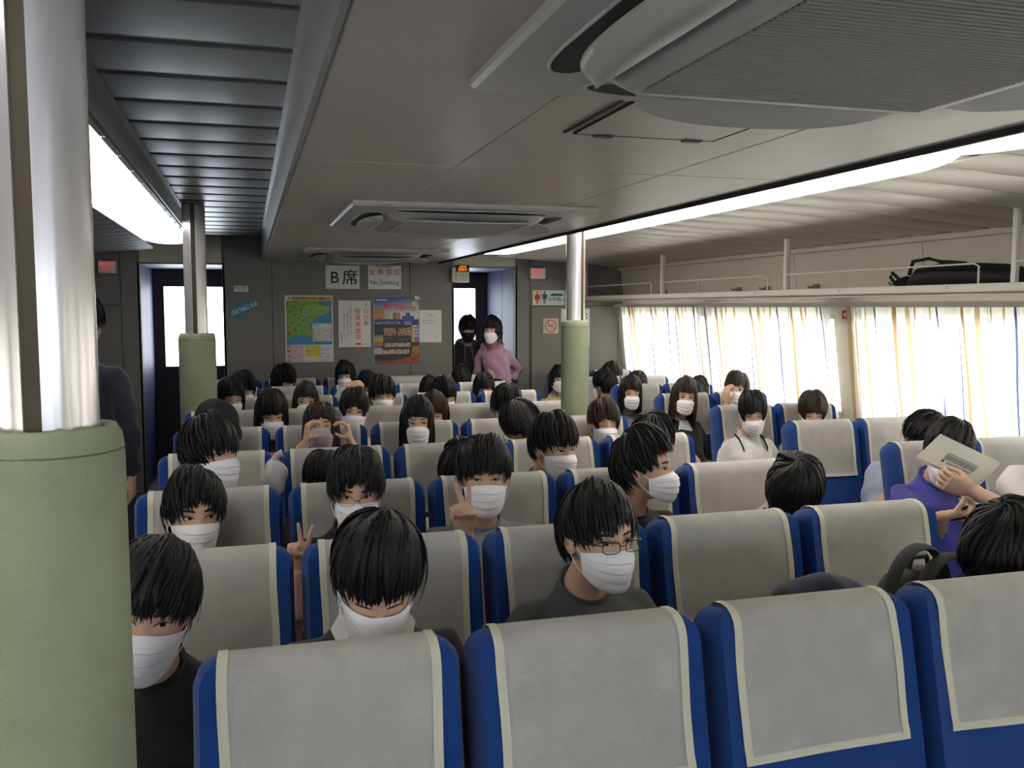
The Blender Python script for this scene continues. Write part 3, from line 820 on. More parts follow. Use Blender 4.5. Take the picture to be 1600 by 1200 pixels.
# exit signs (lit boxes)
M_redlit = mat('letters_red_lit', (.9, .06, .07), .5, emit=.55, ecol=(1, .07, .08))
M_boxw = mat('sign_box', (.62, .56, .55), .5)
for (x0, y0, x1, y1, lab) in ((829.5, 418.5, 852.5, 436, 'small lit box sign with red kanji and EXIT, above the toilet sign'), (152.5, 406.5, 181, 427, 'small lit box sign with red kanji at the far left, by the near pillar')):
    a, b_ = wp(x0, y0, .07), wp(x1, y1, .07); c = (a + b_) / 2; w, h = b_.x - a.x, a.z - b_.z
    t = empty('exit_sign', (c.x, YB, c.z))
    q = MB(); q.bbox(-w / 2, w / 2, -.07, 0, -h / 2, h / 2, .005); q.build('sign_box', M_boxw, t, smooth=False)
    text('lettering', '非常口', .042 * w / .14, (0, -.0712, h * .15), M_redlit, t); text('lettering', 'EXIT', .030, (0, -.0712, -h * .24), M_redlit, t)
    q = MB(); q.box(-w * .3, w * .3, -.05, -.01, h / 2, h / 2 + .012); q.build('bracket', M_seam, t, smooth=False)
    tag(t, lab, 'sign')
a, b_ = wp(712.5, 413.5, .10), wp(733.5, 441, .10); c = (a + b_) / 2; w, h = b_.x - a.x, a.z - b_.z
t = empty('toilet_vacancy_sign', (c.x, YB, c.z))
q = MB(); q.bbox(-w / 2, w / 2, -.10, -.04, -h / 2, h / 2, .004); q.box(-w / 2 - .035, -w / 2, -.09, .03, -h * .48, h * .3); q.build('sign_box', mat('box_cream', (.50, .48, .36), .5), t, smooth=False)
q = MB(); q.box(-w * .49, w * .49, -.102, -.1, h * .08, h * .48); q.build('display', M_black, t, smooth=False)
M_led = mat('led_orange', (1, .16, .02), .5, emit=1.3, ecol=(1, .17, .02))
text('lettering', '化粧室', .024, (0, -.103, h * .37), M_led, t); text('lettering', '使用中', .030, (0, -.103, h * .20), M_led, t)
text('lettering', '化 粧 室', .028, (0, -.1012, -h * .12), M_inkg, t); text('lettering', 'Lavatory', .018, (0, -.1012, -h * .32), M_inkg, t)
tag(t, 'small cream box sign with orange lit letters beside the right doorway', 'sign')

# ------------------------------------------------------------------ seats
# local origin: floor under the backrest's top; the sitter faces -Y
SW = .478
def back_profile(s):                       # s: 0 bottom .. 1 top, front surface (y, z)
    return Vector((0, -.15 + .15 * s, .34 + .70 * s))
tiltv = Vector((0, .15, .70)).normalized(); nrm = Vector((0, -.70, .15)).normalized()   # nrm points to the front
def backrest_mesh(W):
    q = MB(); rings = []
    Hh = .716
    lv = [(0, 0), (.02, .010), (.10, .0)] + [(x, 0) for x in (.25, .4, .52, .60, .65)] + [(Hh - .042, .0), (Hh - .026, .006), (Hh - .013, .016), (Hh - .004, .032), (Hh, .055)]
    rr = []
    for s_, inset in lv:
        base = Vector((0, -.15, .335)) + tiltv * s_
        hw = W / 2 - inset; th = .115 - .2 * inset
        fr, bk = 0.0 - inset * .75, th - inset * .3
        rg = []
        n = 16
        # front, left to right
        front = []
        for i in range(n + 1):
            x = -1 + 2 * i / n
            bol = .018 * max(0, (abs(x) - .86) / .14) ** .6 * (1 if abs(x) < .99 else .6)
            bol *= min(1, (Hh - s_) / .05)
            front.append((x * (hw - .012), fr + bol))
        pts = [(-hw, fr - .022)] + front + [(hw, fr - .022), (hw, -bk + .02), (hw - .02, -bk)] + [(hw * k, -bk) for k in (.5, 0, -.5)] + [(-hw + .02, -bk), (-hw, -bk + .02)]
        rg = [base + Vector((x, 0, 0)) + nrm * d for x, d in pts]
        rings.append(rg)
    q.loft(rings); return q
seat_meshes = {}
def seat_parts(W):
    if W in seat_meshes: return seat_meshes[W]
    d = {}
    d['backrest'] = backrest_mesh(W).mesh('backrest', (M_blue,), True, 50)
    q = MB(); q.bbox(-W / 2, W / 2, -.56, -.10, .27, .385, .03); d['seat_cushion'] = q.mesh('seat_cushion', (M_blue,), True, 40)
    q = MB()
    q.box(-W / 2 + .04, W / 2 - .04, -.50, -.06, .225, .27)
    for sx in (-1, 1):
        q.box(sx * W * .36 - .02, sx * W * .36 + .02, -.44, -.39, 0, .23); q.box(sx * W * .36 - .02, sx * W * .36 + .02, -.16, -.11, 0, .23); q.box(sx * W * .36 - .02, sx * W * .36 + .02, -.50, -.05, 0, .02)
    d['seat_base'] = q.mesh('seat_base', (M_black,), False)
    seat_meshes[W] = d
    return d
def cover_mesh(var, drop):
    r = random.Random(var); CW = .392
    ph = [r.uniform(0, 6.28) for _ in range(8)]; am = r.uniform(.4, 1.0)
    H0 = .716
    path = []        # (along, normal offset) from front bottom over the top to the back
    for k in range(17): path.append((H0 - .045 - drop + drop * k / 16, .0045))
    for a in (20, 40, 60, 80): path.append((H0 - .045 + .050 * math.sin(R(a)), .0045 - .060 * (1 - math.cos(R(a)))))
    for a in (80, 60, 40, 20): path.append((H0 - .045 + .050 * math.sin(R(a)), -.1195 + .060 * (1 - math.cos(R(a)))))
    for k in range(7): path.append((H0 - .045 - .26 * k / 6, -.1195))
    nf = len(path); nx = 25
    def pos(i, x):
        s_, d = path[i]
        wob = 0
        if i < 20:
            f = (1 - i / 20)
            wob = am * (.0030 * math.sin(x * 15 + ph[0]) * f + .0022 * math.sin(x * 38 + i * .35 + ph[1]) * (1 - f) + .0022 * math.sin(x * 9 + i * .5 + ph[2]))
            wob = max(wob, -.001)
            s2 = s_ + (.004 * math.sin(x * 8 + ph[3]) * f)
            if i == 0 or i == 1: wob += .003
        else: s2 = s_
        xx = x * (1 + (.012 * math.sin(i * .3 + ph[4]) if i < 20 else 0))
        return Vector((0, -.15, .335)) + tiltv * s2 + nrm * (d + wob) + Vector((xx, 0, 0))
    hw = .017
    def sheet(xa, xb, ia, ib, lift, n):
        q = MB(); q.grid(ib - ia + 1, n, lambda u, v: pos(ia + round(u * (ib - ia)), xa + (xb - xa) * v) + (nrm * lift if ia + round(u * (ib - ia)) < 21 else Vector((0, 0, lift)) if ia + round(u * (ib - ia)) < 25 else -nrm * lift)); return q
    cl = sheet(-CW / 2, CW / 2, 0, nf - 1, 0, nx).mesh('headrest_cover', (M_cover,), True)
    q = MB()
    for (a, b_, i0, i1, n) in ((-CW / 2 - .001, -CW / 2 + hw, 0, nf - 1, 3), (CW / 2 - hw, CW / 2 + .001, 0, nf - 1, 3), (-CW / 2 + hw, CW / 2 - hw, 0, 1, nx)):
        m2 = sheet(a, b_, i0, i1, .0022, n); q.add(m2.v, m2.f)
    hm = q.mesh('cover_hem', (M_hem,), True)
    return cl, hm
covers = [cover_mesh(i, .265) for i in range(5)]
def seat(x, y, W, label, group, k):
    t = empty('passenger_seat', (x, y, 0))
    for n, me in seat_parts(W).items(): link(n, me, t)
    c, hm = covers[k % 5]
    co = link('headrest_cover', c, t); link('cover_hem', hm, co)
    if W < .45: co.scale = (.90, 1, 1)
    tag(t, label, 'seat', group)
ORD = ['first', 'second', 'third', 'fourth', 'fifth', 'sixth', 'seventh', 'eighth', 'ninth']
ROWN = {1: 'nearest', 2: 'second', 3: 'third', 4: 'fourth', 5: 'fifth', 6: 'sixth', 7: 'seventh', 8: 'eighth', 9: 'last'}
def rowY(k): return 1.625 if k == 1 else 2.385 + .82 * (k - 2)
def wrowY(k): return 3.46 + .82 * (k - 1)
n = 0
for k in range(1, 10):
    cnt = 4 if k == 1 else 5
    for i in range(cnt):
        x = (-.12 + .5025 * (i + .5)) if k == 1 else (-.39 + .502 * (i + .5))
        lab = 'blue seat with cream cover, %s from left, %s row of middle block' % (ORD[i], ROWN[k])
        seat(x, rowY(k), SW, lab, 'seats of the middle block', n); n += 1
for k in range(0, 8):
    for i in range(2):
        lab = 'blue seat with cream cover, %s seat, %s row of window block' % (('aisle', 'window')[i], {0: 'frontmost', 7: 'last'}.get(k, ORD[k]))
        seat(2.80 + .447 * (i + .5), wrowY(k), .43, lab, 'seats of the block beside the windows', n); n += 1
# ================================================================== PEOPLE
# head space: origin between the eyes at mid head, +Z up, the face looks along -Y (chin -.118, crown +.122)
def head_pt(th, ph):                        # th 0 crown .. pi chin ; ph 0 front (-Y)
    t = math.cos(th); r_ = math.sin(th) ** .86 if 0 < th < PI else 0.0
    z = .121 * t if t > 0 else .117 * t
    wx_, yf, yb_ = .0745, .092, .099
    low = max(0.0, (-t - .12) / .88)
    wx_ *= 1 - .36 * low ** 1.3
    yf *= 1 - .10 * low ** 2
    yb_ *= 1 - .55 * low
    x = wx_ * r_ * math.sin(ph)
    cy = math.cos(ph)
    y = -yf * r_ * abs(cy) ** .88 if cy > 0 else yb_ * r_ * abs(cy)
    y += -.016 * low
    if cy > 0:
        g = lambda a, s: math.exp(-(a / s) ** 2)
        # nose, sockets, brow, cheeks
        y -= .020 * g(x, .011) * max(0, 1 - abs(z + .036) / .034) ** .7 if z < .0 else .006 * g(x, .012) * g(z, .012)
        for s_ in (-1, 1):
            y += .0075 * g(x - s_ * .031, .018) * g(z + .002, .013)
            y -= .0035 * g(x - s_ * .034, .022) * g(z + .035, .018)
        y -= .0035 * g(z - .026, .010) * g(x, .05)
        y -= .005 * g(x, .02) * g(z + .073, .010)
    return Vector((x, y, z))
def warp(k, n):
    a = 2 * PI * k / n
    return a - .42 * math.sin(a)           # more columns at the face
HN, HM = 52, 40
_hv = [[head_pt(PI * (.012 + .976 * i / HM), warp(k, HN)) for k in range(HN)] for i in range(HM + 1)]
HEAD = MB(); HEAD.loft([r_[::-1] for r_ in _hv])
for s_ in (-1, 1):                          # ears
    T = Matrix.Rotation(s_ * R(-20), 3, 'Z') @ Matrix.Rotation(R(-8), 3, 'X')
    HEAD.ball((s_ * .0775, .012, -.014), (.0075, .020, .032), 12, 8, T)
    HEAD.ball((s_ * .0755, .006, -.018), (.010, .012, .022), 8, 6, T)
from mathutils.bvhtree import BVHTree
_bvh = BVHTree.FromPolygons([Vector(v) for v in HEAD.v], HEAD.f)
def onface(x, z, d=.0008):
    h = _bvh.ray_cast(Vector((x, -.3, z)), Vector((0, 1, 0)))
    p = h[0] if h[0] is not None else Vector((x, -.05, z))
    return Vector((p.x, p.y - d, p.z))

# --- eyes
def eye_mesh(s_, gaze, open_=1.0):
    q = MB(); cx = s_ * .0315; W, H = .0155, .0056 * open_
    def up(x): return H * 1.05 * (1 - abs(x) ** 2.2) + .0008 * s_ * x
    def dn(x): return -H * .75 * (1 - abs(x) ** 2.0)
    n = 12
    if open_ > .25:
        q.mi = 0
        q.grid(n + 1, 4, lambda u, v: onface(cx + (2 * u - 1) * W, -.001 + dn(2 * u - 1) * (1 - v) + up(2 * u - 1) * v, .0009) + Vector((0, -.0012 * math.sin(PI * v) * math.sin(PI * u), 0)))
        q.mi = 1
        gx = cx + gaze * .006; rr = .0056
        c = onface(gx, -.0005, .0024); ring = []
        for i in range(14):
            a = 2 * PI * i / 14; x = gx + rr * math.cos(a); z = -.0008 + rr * math.sin(a)
            xr = (x - cx) / W; z = max(-.001 + dn(xr), min(-.001 + up(xr), z))
            ring.append(onface(x, z, .0024))
        q.add([c] + ring, [(0, 1 + i, 1 + (i + 1) % 14) for i in range(14)])
    q.mi = 2
    pts = [onface(cx + (2 * i / n - 1) * W * 1.06, (-.001 + up(2 * i / n - 1) + .0004) if open_ > .25 else (-.004 - .0022 * (1 - (2 * i / n - 1) ** 2)), .0016) for i in range(n + 1)]
    q.tube(pts, [.0007 + .0011 * math.sin(PI * (.12 + .83 * i / n)) for i in range(n + 1)], 5)
    pts = [onface(cx + (2 * i / n - 1) * W * .95, .0058 + .0030 * (1 - abs(2 * i / n - 1) ** 2), .0002) for i in range(n + 1)]
    q.tube(pts, .0004, 4)
    return q.mesh('eye', (M_ewhite, M_iris, M_lid), True)
def brow_mesh(s_, thick=1.0):
    q = MB(); n = 8
    pts = [onface(s_ * (.0135 + .036 * i / n), .0195 + .004 * math.sin(PI * (.1 + .75 * i / n)), .0006) for i in range(n + 1)]
    q.tube(pts, [(.0030 * thick * (.65 + .5 * math.sin(PI * (.15 + .8 * i / n))) * (1 if i < n else .3), .0008) for i in range(n + 1)], 6)
    return q.mesh('eyebrow', (M_brow,), True)
EYES = {}
def eyes(gaze, open_):
    k = (round(gaze, 1), round(open_, 1))
    if k not in EYES: EYES[k] = (eye_mesh(-1, gaze, open_), eye_mesh(1, gaze, open_))
    return EYES[k]
BROWS = {t: (brow_mesh(-1, t), brow_mesh(1, t)) for t in (0.7, 1.2)}

# --- mask
def mask_mesh(m, kind=0):
    q = MB(); nu, nv = 25, 36; A = R(64)
    def pt(u, v):
        s_ = 2 * u - 1; a = s_ * A
        zt = -.014 - .017 * abs(s_) ** 1.6
        zb = -.128 + .040 * abs(s_) ** 2.2
        z = zt + (zb - zt) * v
        P = np.interp(v, (0, .12, .3, .6, .85, 1), (.106, .119, .127, .122, .112, .098))
        if kind: P = np.interp(v, (0, .15, .4, .7, 1), (.106, .120, .140, .126, .100))
        y = -.030 - (P - .030) * (math.cos(a) - math.cos(A)) / (1 - math.cos(A))
        x = .0735 * math.sin(a) / math.sin(A) * (1.0 - .13 * v)
        pl = ((v * 4.2) % 1.0) * .0048 * (1 - abs(s_) ** 4) if not kind and .08 < v < .95 else 0
        y -= pl; y += .0012 * math.sin(s_ * 9 + v * 7) * (1 - abs(s_)) 
        if abs(s_) > .9: y -= .001
        return Vector((x, y, z))
    fr = [[pt(i / (nu - 1), j / (nv - 1)) for j in range(nv)] for i in range(nu)]
    rings = [r_ + [p + Vector((0, .0022, 0)) for p in reversed(r_)] for r_ in fr]
    q.loft(rings)
    for s_ in (-1, 1):
        k = 0 if s_ < 0 else nu - 1
        a_, b_ = fr[k][1], fr[k][nv - 2]
        e1 = Vector((s_ * .079, .010, .012)); e2 = Vector((s_ * .082, .020, -.012)); e3 = Vector((s_ * .079, .006, -.042))
        q.tube([a_, a_.lerp(e1, .5) + Vector((s_ * .006, 0, 0)), e1, e2, e3, b_.lerp(e3, .5) + Vector((s_ * .005, 0, 0)), b_], .0013, 5)
    return q.mesh('face_mask', (m,), True, 50)
MASKS = {'w': mask_mesh(M_mask), 'k': mask_mesh(M_maskblack), 'v': mask_mesh(mat('mask_clearwhite', (.66, .64, .66), .7, trans=.25), 1)}

# --- glasses
def glasses_mesh(dark=True):
    q = MB()
    for s_ in (-1, 1):
        pts = []
        for i in range(25):
            a = 2 * PI * i / 24; c, sn = math.cos(a), math.sin(a)
            x = s_ * .032 + .024 * math.copysign(abs(c) ** .6, c); z = -.003 + .0145 * math.copysign(abs(sn) ** .7, sn)
            pts.append((x, -.112 + .35 * abs(x) ** 1.5, z))
        q.tube(pts, .0013 if dark else .0008, 5, up=(0, 1, 0))
        if dark: q.tube([pts[i] for i in range(1, 12)], .0021, 6)
        q.tube([(s_ * .056, -.104, .004), (s_ * .070, -.085, .004), (s_ * .079, -.03, .003), (s_ * .079, .012, .004)], .0018 if dark else .001, 5, up=(0, 0, 1))
    q.tube([(-.008, -.114, .0), (0, -.117, .003), (.008, -.114, .0)], .0013, 5)
    return q.mesh('spectacles', (M_gl,), True)
GLASSES = {'dark': glasses_mesh(True), 'thin': glasses_mesh(False)}

# --- hair
def hair_mesh(style, seed, m=M_hair, vol=1.0):
    r = random.Random(seed)
    C = Vector((0, .012, .006)); AX = (.0805, .103, .122); tl = R(34)
    tab = {
     'short': [(0, .028), (25, .030), (45, .030), (62, .000), (78, -.012), (100, -.006), (125, -.060), (180, -.088)],
     'shaggy': [(0, .020), (30, .018), (50, .010), (65, -.022), (85, -.040), (105, -.045), (130, -.080), (180, -.100)],
     'brushed': [(0, .060), (30, .058), (50, .045), (62, .005), (78, -.010), (100, -.012), (125, -.075), (180, -.115)],
     'swept': [(0, .046), (20, .036), (45, .026), (60, .0), (78, -.018), (100, -.014), (130, -.070), (180, -.095)],
     'parted': [(0, .050), (15, .052), (35, .034), (55, .006), (72, -.022), (100, -.020), (130, -.070), (180, -.092)],
     'bangs': [(0, .022), (30, .022), (50, .010), (64, -.30), (90, -.30), (180, -.28)],
     'long': [(0, .036), (25, .034), (50, .020), (66, -.31), (90, -.33), (180, -.30)],
     'bob': [(0, .026), (30, .026), (50, .012), (66, -.110), (90, -.125), (180, -.115)],
     'tied': [(0, .030), (28, .027), (42, .012), (54, -.045), (62, -.010), (95, -.004), (130, -.060), (180, -.090)],
    }[style]
    def zend(ph):
        d = abs((math.degrees(ph) + 180) % 360 - 180)
        z = float(np.interp(d, [a for a, _ in tab], [b for _, b in tab]))
        if style == 'swept':
            sg_ = (math.degrees(ph) + 180) % 360 - 180
            z = max(z, .064 - .0008 * abs(sg_ - 22)) if 2 < sg_ < 50 else z
        return z
    def E(th, ph, off):
        v = Vector((math.sin(th) * math.sin(ph), -math.sin(th) * math.cos(ph), math.cos(th)))
        y = v.y * math.cos(tl) + v.z * math.sin(tl); z = -v.y * math.sin(tl) + v.z * math.cos(tl)
        k = 1 + off * (.45 + .55 * min(1, th / .7)) / .1
        return C + Vector((AX[0] * v.x * k, AX[1] * y * k, AX[2] * z * k))
    def path(ph, th0, off, zt, steps=9, drift=0.0, swirl=0.0):
        # march down to zt; hang once past the widest place
        pts = []; th = th0; hang = None; lim = R(92) if zt < -.02 else R(175)
        p_top = E(th0, ph, off)
        full = []
        k = 0
        while th < R(168) and k < 80:
            p = E(th, ph + drift * (th - th0) + swirl * math.exp(-th / .42), off)
            if p.z <= zt: break
            if zt < -.12 and th > R(88): break
            full.append(p); th += R(4); k += 1
        if len(full) < 3: return None
        if zt < -.12:
            p = full[-1]; h = p.z - zt; n = 9
            sx = 1 - .10
            for i in range(1, n + 1):
                f = i / n
                fx = p.x * (1 + .06 * f) + math.copysign(.004, p.x); fy = p.y - (.035 * math.sin(PI * f * .5) if p.y > .02 else -.012 * f)
                full.append(Vector((fx + drift * .01 * f, fy, p.z - h * f)))
        idx = [round(i * (len(full) - 1) / steps) for i in range(steps + 1)]
        out = []
        for i in idx:
            if not out or full[i] != out[-1]: out.append(full[i])
        return out
    q = MB()
    # under-cap
    nph = 40; rings = []
    ns = 14
    for k in range(nph):
        ph = 2 * PI * k / nph; zt = zend(ph) + .010
        pts = path(ph, R(3), .004 + .006 * vol, zt, ns)
        while len(pts) < ns + 1: pts.append(pts[-1])
        rings.append(pts[:ns + 1])
    q.loft([[rings[k][i] for k in range(nph)] for i in range(ns + 1)], cap=False)
    top = E(0, 0, .004 + .006 * vol); q.add([top] + [rings[k][0] for k in range(nph)], [(0, 1 + k, 1 + (k + 1) % nph) for k in range(nph)])
    n = {'long': 330, 'bangs': 330, 'bob': 330}.get(style, 420)
    for i in range(n):
        ph = 2 * PI * (i * .618034 % 1.0) + r.uniform(-.1, .1)
        d = abs((math.degrees(ph) + 180) % 360 - 180)
        if r.random() < .25: ph = R(r.uniform(-60, 60))
        zt = zend(ph)
        jit = .020 if style in ('short', 'shaggy', 'parted', 'swept') else .006
        zt += r.uniform(-jit, jit * .6) if zt > -.12 else r.uniform(-.04, .02)
        th0 = R(r.choice((2, 8, 20, 34, 48)) + r.uniform(-2, 6))
        off = .008 * vol + .006 * vol * r.random() + (.0045 * vol * math.sin(ph * 3 + seed)) + .003 * vol * math.sin(ph * 7 + seed * 2)
        messy = style in ('short', 'shaggy', 'parted', 'brushed', 'swept'); fly = .012 * r.random() if (messy and r.random() < .22) else 0
        wv, wp_ = (r.uniform(.002, .005) if messy else .0012), r.uniform(0, 6)
        if style == 'brushed' and d < 60: off += .010
        pts = path(ph, th0, off, zt, 8, r.uniform(-.22, .22) if messy else r.uniform(-.05, .05), 1.5 if messy else 0)
        if not pts or len(pts) < 4: continue
        m_ = len(pts); w0 = r.uniform(.0065, .0115)
        # lift the middle, bring the tip in
        P = []
        for j, p in enumerate(pts):
            f = j / (m_ - 1); nr = (p - C); nr.z *= .5; nr.normalize()
            P.append(p + nr * (.004 * vol * math.sin(PI * f) - .004 * f + fly * f * f + r.uniform(-.0006, .0006)) + Vector((wv * math.sin(f * 5 + wp_), wv * .5 * math.cos(f * 4 + wp_), 0)))
        rings = []
        for j, p in enumerate(P):
            f = j / (m_ - 1)
            t = (P[min(j + 1, m_ - 1)] - P[max(j - 1, 0)]).normalized(); nr = (p - C).normalized(); nr = (nr - t * nr.dot(t)).normalized()
            sd = t.cross(nr); w = w0 * (.35 + .65 * math.sin(PI * min(1, f * 1.6 + .1) * .5)) * (1 - .93 * max(0, (f - .62) / .38) ** 1.3)
            h = .0030 * (1 - .8 * f)
            rings.append([p + sd * w, p + nr * h, p - sd * w, p - nr * h * .6])
        q.loft(rings, cap=False)
    if style == 'tied':
        q.tube([(0, .10, .02), (0, .135, .0), (.004, .138, -.06), (.002, .125, -.15), (0, .12, -.21)], [.014, .022, .024, .018, .005], 10, up=(1, 0, 0))
        q.ball((0, .112, .01), (.016, .016, .016), 10, 6)
    if style == 'short' and seed == 99: pass
    return q.mesh('hair', (m,), True)
HAIR = {}
def hair(style, seed=0, m=M_hair, vol=1.0):
    k = (style, seed, m.name, vol)
    if k not in HAIR: HAIR[k] = hair_mesh(style, seed, m, vol)
    return HAIR[k]
def curly_mesh():
    q = MB(); r = random.Random(8)
    base = hair_mesh('short', 8, M_hair, 1.3)
    for v in range(300):
        th = R(r.uniform(0, 112)); ph = r.uniform(0, 2 * PI)
        if th > R(62) and (abs((math.degrees(ph) + 180) % 360 - 180) < 55): continue
        d = Vector((math.sin(th) * math.sin(ph), -math.sin(th) * math.cos(ph), math.cos(th)))
        p = Vector((d.x * .092, .014 + d.y * .112, .012 + d.z * .125))
        a = r.uniform(0, 6.28); rr = r.uniform(.006, .012); u = d.orthogonal().normalized(); w = d.cross(u)
        q.tube([p + (u * math.cos(a + t * .9) + w * math.sin(a + t * .9)) * rr + d * (.002 * t) for t in range(6)], [.0035, .0042, .004, .0035, .003, .001], 4)
    me = q.mesh('hair', (M_hair,), True)
    import bmesh
    bm = bmesh.new(); bm.from_mesh(me); bm.from_mesh(base); bm.to_mesh(me); bm.free()
    return me
CURLY = curly_mesh()
def cap_mesh():
    q = MB(); n = 32; rings = []
    for i in range(11):
        th = PI * .5 * i / 10
        rings.append([Vector((.100 * math.cos(th) ** .8 * math.sin(2 * PI * k / n) if i < 10 else .004 * math.sin(2 * PI * k / n), .014 - (.122 * math.cos(th) ** .8 if i < 10 else .004) * math.cos(2 * PI * k / n),
                              .045 + .105 * math.sin(th))) for k in range(n)])
    q.loft(rings)
    q2 = []
    for k in range(9):
        a = R(-60 + 15 * k); q2.append((a))
    top = [Vector((.10 * math.sin(a), .014 - .122 * math.cos(a), .050)) for a in q2]
    out = [Vector((.112 * math.sin(a), .014 - .122 * math.cos(a) - .055 * math.cos(a * 1.4), .030)) for a in q2]
    q.loft([[t, o_, o_ + Vector((0, 0, -.004)), t + Vector((0, 0, -.005))] for t, o_ in zip(top, out)])
    q.ball((0, .014, .150), (.007, .007, .004), 8, 4)
    return q.mesh('cap', (mat('cap_black', (.010, .010, .011), .85, bump=.3, bscale=300),), True, 50)
CAP = cap_mesh()

# --- hands: wrist at the origin, fingers along +Z, palm faces -Y, thumb on the +X side
def hand(mb, T, pose='relax', sc=1.0):
    def X(p): return T @ (Vector(p) * sc)
    def put(pts, rad, n=8): mb.tube([X(p) for p in pts], [r_ * sc for r_ in rad], n, up=T.to_3x3() @ Vector((1, .1, 0)), round_ends=True)
    rings = []
    for z, w, t, dy in ((-.03, .026, .019, 0), (0, .027, .018, 0), (.03, .036, .018, -.002), (.06, .041, .016, -.001), (.088, .040, .013, 0), (.098, .034, .009, .001)):
        rings.append([X((w * math.cos(a), dy + t * math.sin(a), z)) for a in [2 * PI * i / 14 for i in range(14)]])
    mb.loft(rings)
    put([(.020, -.006, .018), (.032, -.010, .045)], [.016, .013])
    L = [(.030, .072), (.010, .080), (-.010, .074), (-.029, .058)]
    for i, (x, ln) in enumerate(L):
        c = {'relax': (.35, .5, .4), 'flat': (.05, .08, .08), 'fist': (1.45, 1.6, .9), 'hold': (.9, .9, .5), 'v': (.0, .05, .05) if i < 2 else (1.45, 1.65, .9),
             'pinch': (.75, .9, .6), 'ring': (.75, .75, .5)}[pose]
        sp = {'v': (.20, -.17, 0, 0)}.get(pose, (.07, .02, -.03, -.08))[i]
        p = Vector((x, 0, .088)); pts = [p]; ang = 0
        for k, f in enumerate((.44, .31, .25)):
            ang += c[k]
            d = Vector((math.sin(sp) * math.cos(ang), -math.sin(ang), math.cos(ang) * math.cos(sp)))
            mid = p + d * ln * f * .5; p = p + d * ln * f; pts += [p] if k == 2 else [mid, p]
        put(pts, [.0092, .0090, .0086, .0082, .0078, .0066][:len(pts)])
    th = {'relax': [(.030, -.010, .035), (.050, -.020, .058), (.056, -.028, .085)], 'flat': [(.030, -.008, .035), (.056, -.010, .055), (.072, -.012, .080)],
          'fist': [(.030, -.012, .035), (.034, -.030, .062), (.012, -.036, .078)], 'v': [(.030, -.012, .035), (.030, -.032, .062), (.002, -.036, .072)],
          'hold': [(.030, -.014, .035), (.040, -.040, .055), (.030, -.060, .075)], 'pinch': [(.030, -.014, .035), (.040, -.038, .058), (.028, -.058, .082)],
          'ring': [(.030, -.010, .030), (.046, -.040, .040), (.040, -.066, .062)]}[pose]
    put(th, [.0125, .0105, .0080])

def frame(zdir, ydir):                      # rotation whose +Z is zdir and whose -Y (palm) faces ydir
    z = Vector(zdir).normalized(); y = -Vector(ydir); y = (y - z * y.dot(z)).normalized(); x = y.cross(z)
    return Matrix((x, y, z)).transposed()

# --- legs (shared by everybody who sits)
def legs_mesh(stand=False, hipz=.45):
    q = MB()
    for s_ in (-1, 1):
        if stand: q.tube([(s_ * .07, 0, .84), (s_ * .09, -.005, .62), (s_ * .09, 0, .44), (s_ * .09, .01, .25), (s_ * .09, .01, .07)], [.095, .085, .062, .055, .047], 12, up=(0, 1, 0))
        else: q.tube([(s_ * .085, .02, hipz + .01), (s_ * .10, -.18, hipz + .015), (s_ * .10, -.36, hipz + .01), (s_ * .10, -.405, hipz - .05), (s_ * .10, -.40, .25), (s_ * .10, -.395, .08)], [.085, .078, .064, .060, .054, .048], 12, up=(0, 0, 1))
    if stand: q.ball((0, 0, .88), (.165, .11, .12), 16, 10)
    else: q.ball((0, .02, hipz + .02), (.170, .12, .085), 16, 10)
    v, f = remesh(q, .02, 3)
    me = bpy.data.meshes.new('trousers'); me.from_pydata(v, [], f); me.polygons.foreach_set('use_smooth', [True] * len(me.polygons)); me.update()
    return me
def shoe_mesh():
    q = MB(); rings = []
    for y, w, h in ((.06, .020, .05), (.05, .034, .075), (.0, .036, .082), (-.06, .040, .060), (-.12, .044, .048), (-.17, .036, .038), (-.19, .015, .02)):
        rings.append([Vector((w * math.cos(a), y, max(0, .5 * h + .5 * h * math.sin(a) * 1.05))) for a in [2 * PI * i / 12 for i in range(12)]])
    q.loft(rings); return q.mesh('shoe', (mat('shoe_dark', (.03, .03, .035), .6),), True, 50)
SHOE = shoe_mesh(); LEG_SIT = legs_mesh(); LEG_STAND = legs_mesh(True)
trouser_cache = {}
def trousers(stand, m):
    k = (stand, m.name)
    if k not in trouser_cache:
        me = (LEG_STAND if stand else LEG_SIT).copy(); me.materials.append(m); trouser_cache[k] = me
    return trouser_cache[k]
M_trouser = mat('trouser_dark', (.015, .016, .022), .85)
M_jean = mat('trouser_denim', (.03, .05, .10), .85)

def rotm(yaw, pitch, roll):                 # yaw + turns to the viewer's right, pitch + looks down, roll + tips the crown to the viewer's right
    return Matrix.Rotation(R(yaw), 3, 'Z') @ Matrix.Rotation(R(pitch), 3, 'X') @ Matrix.Rotation(R(roll), 3, 'Y')

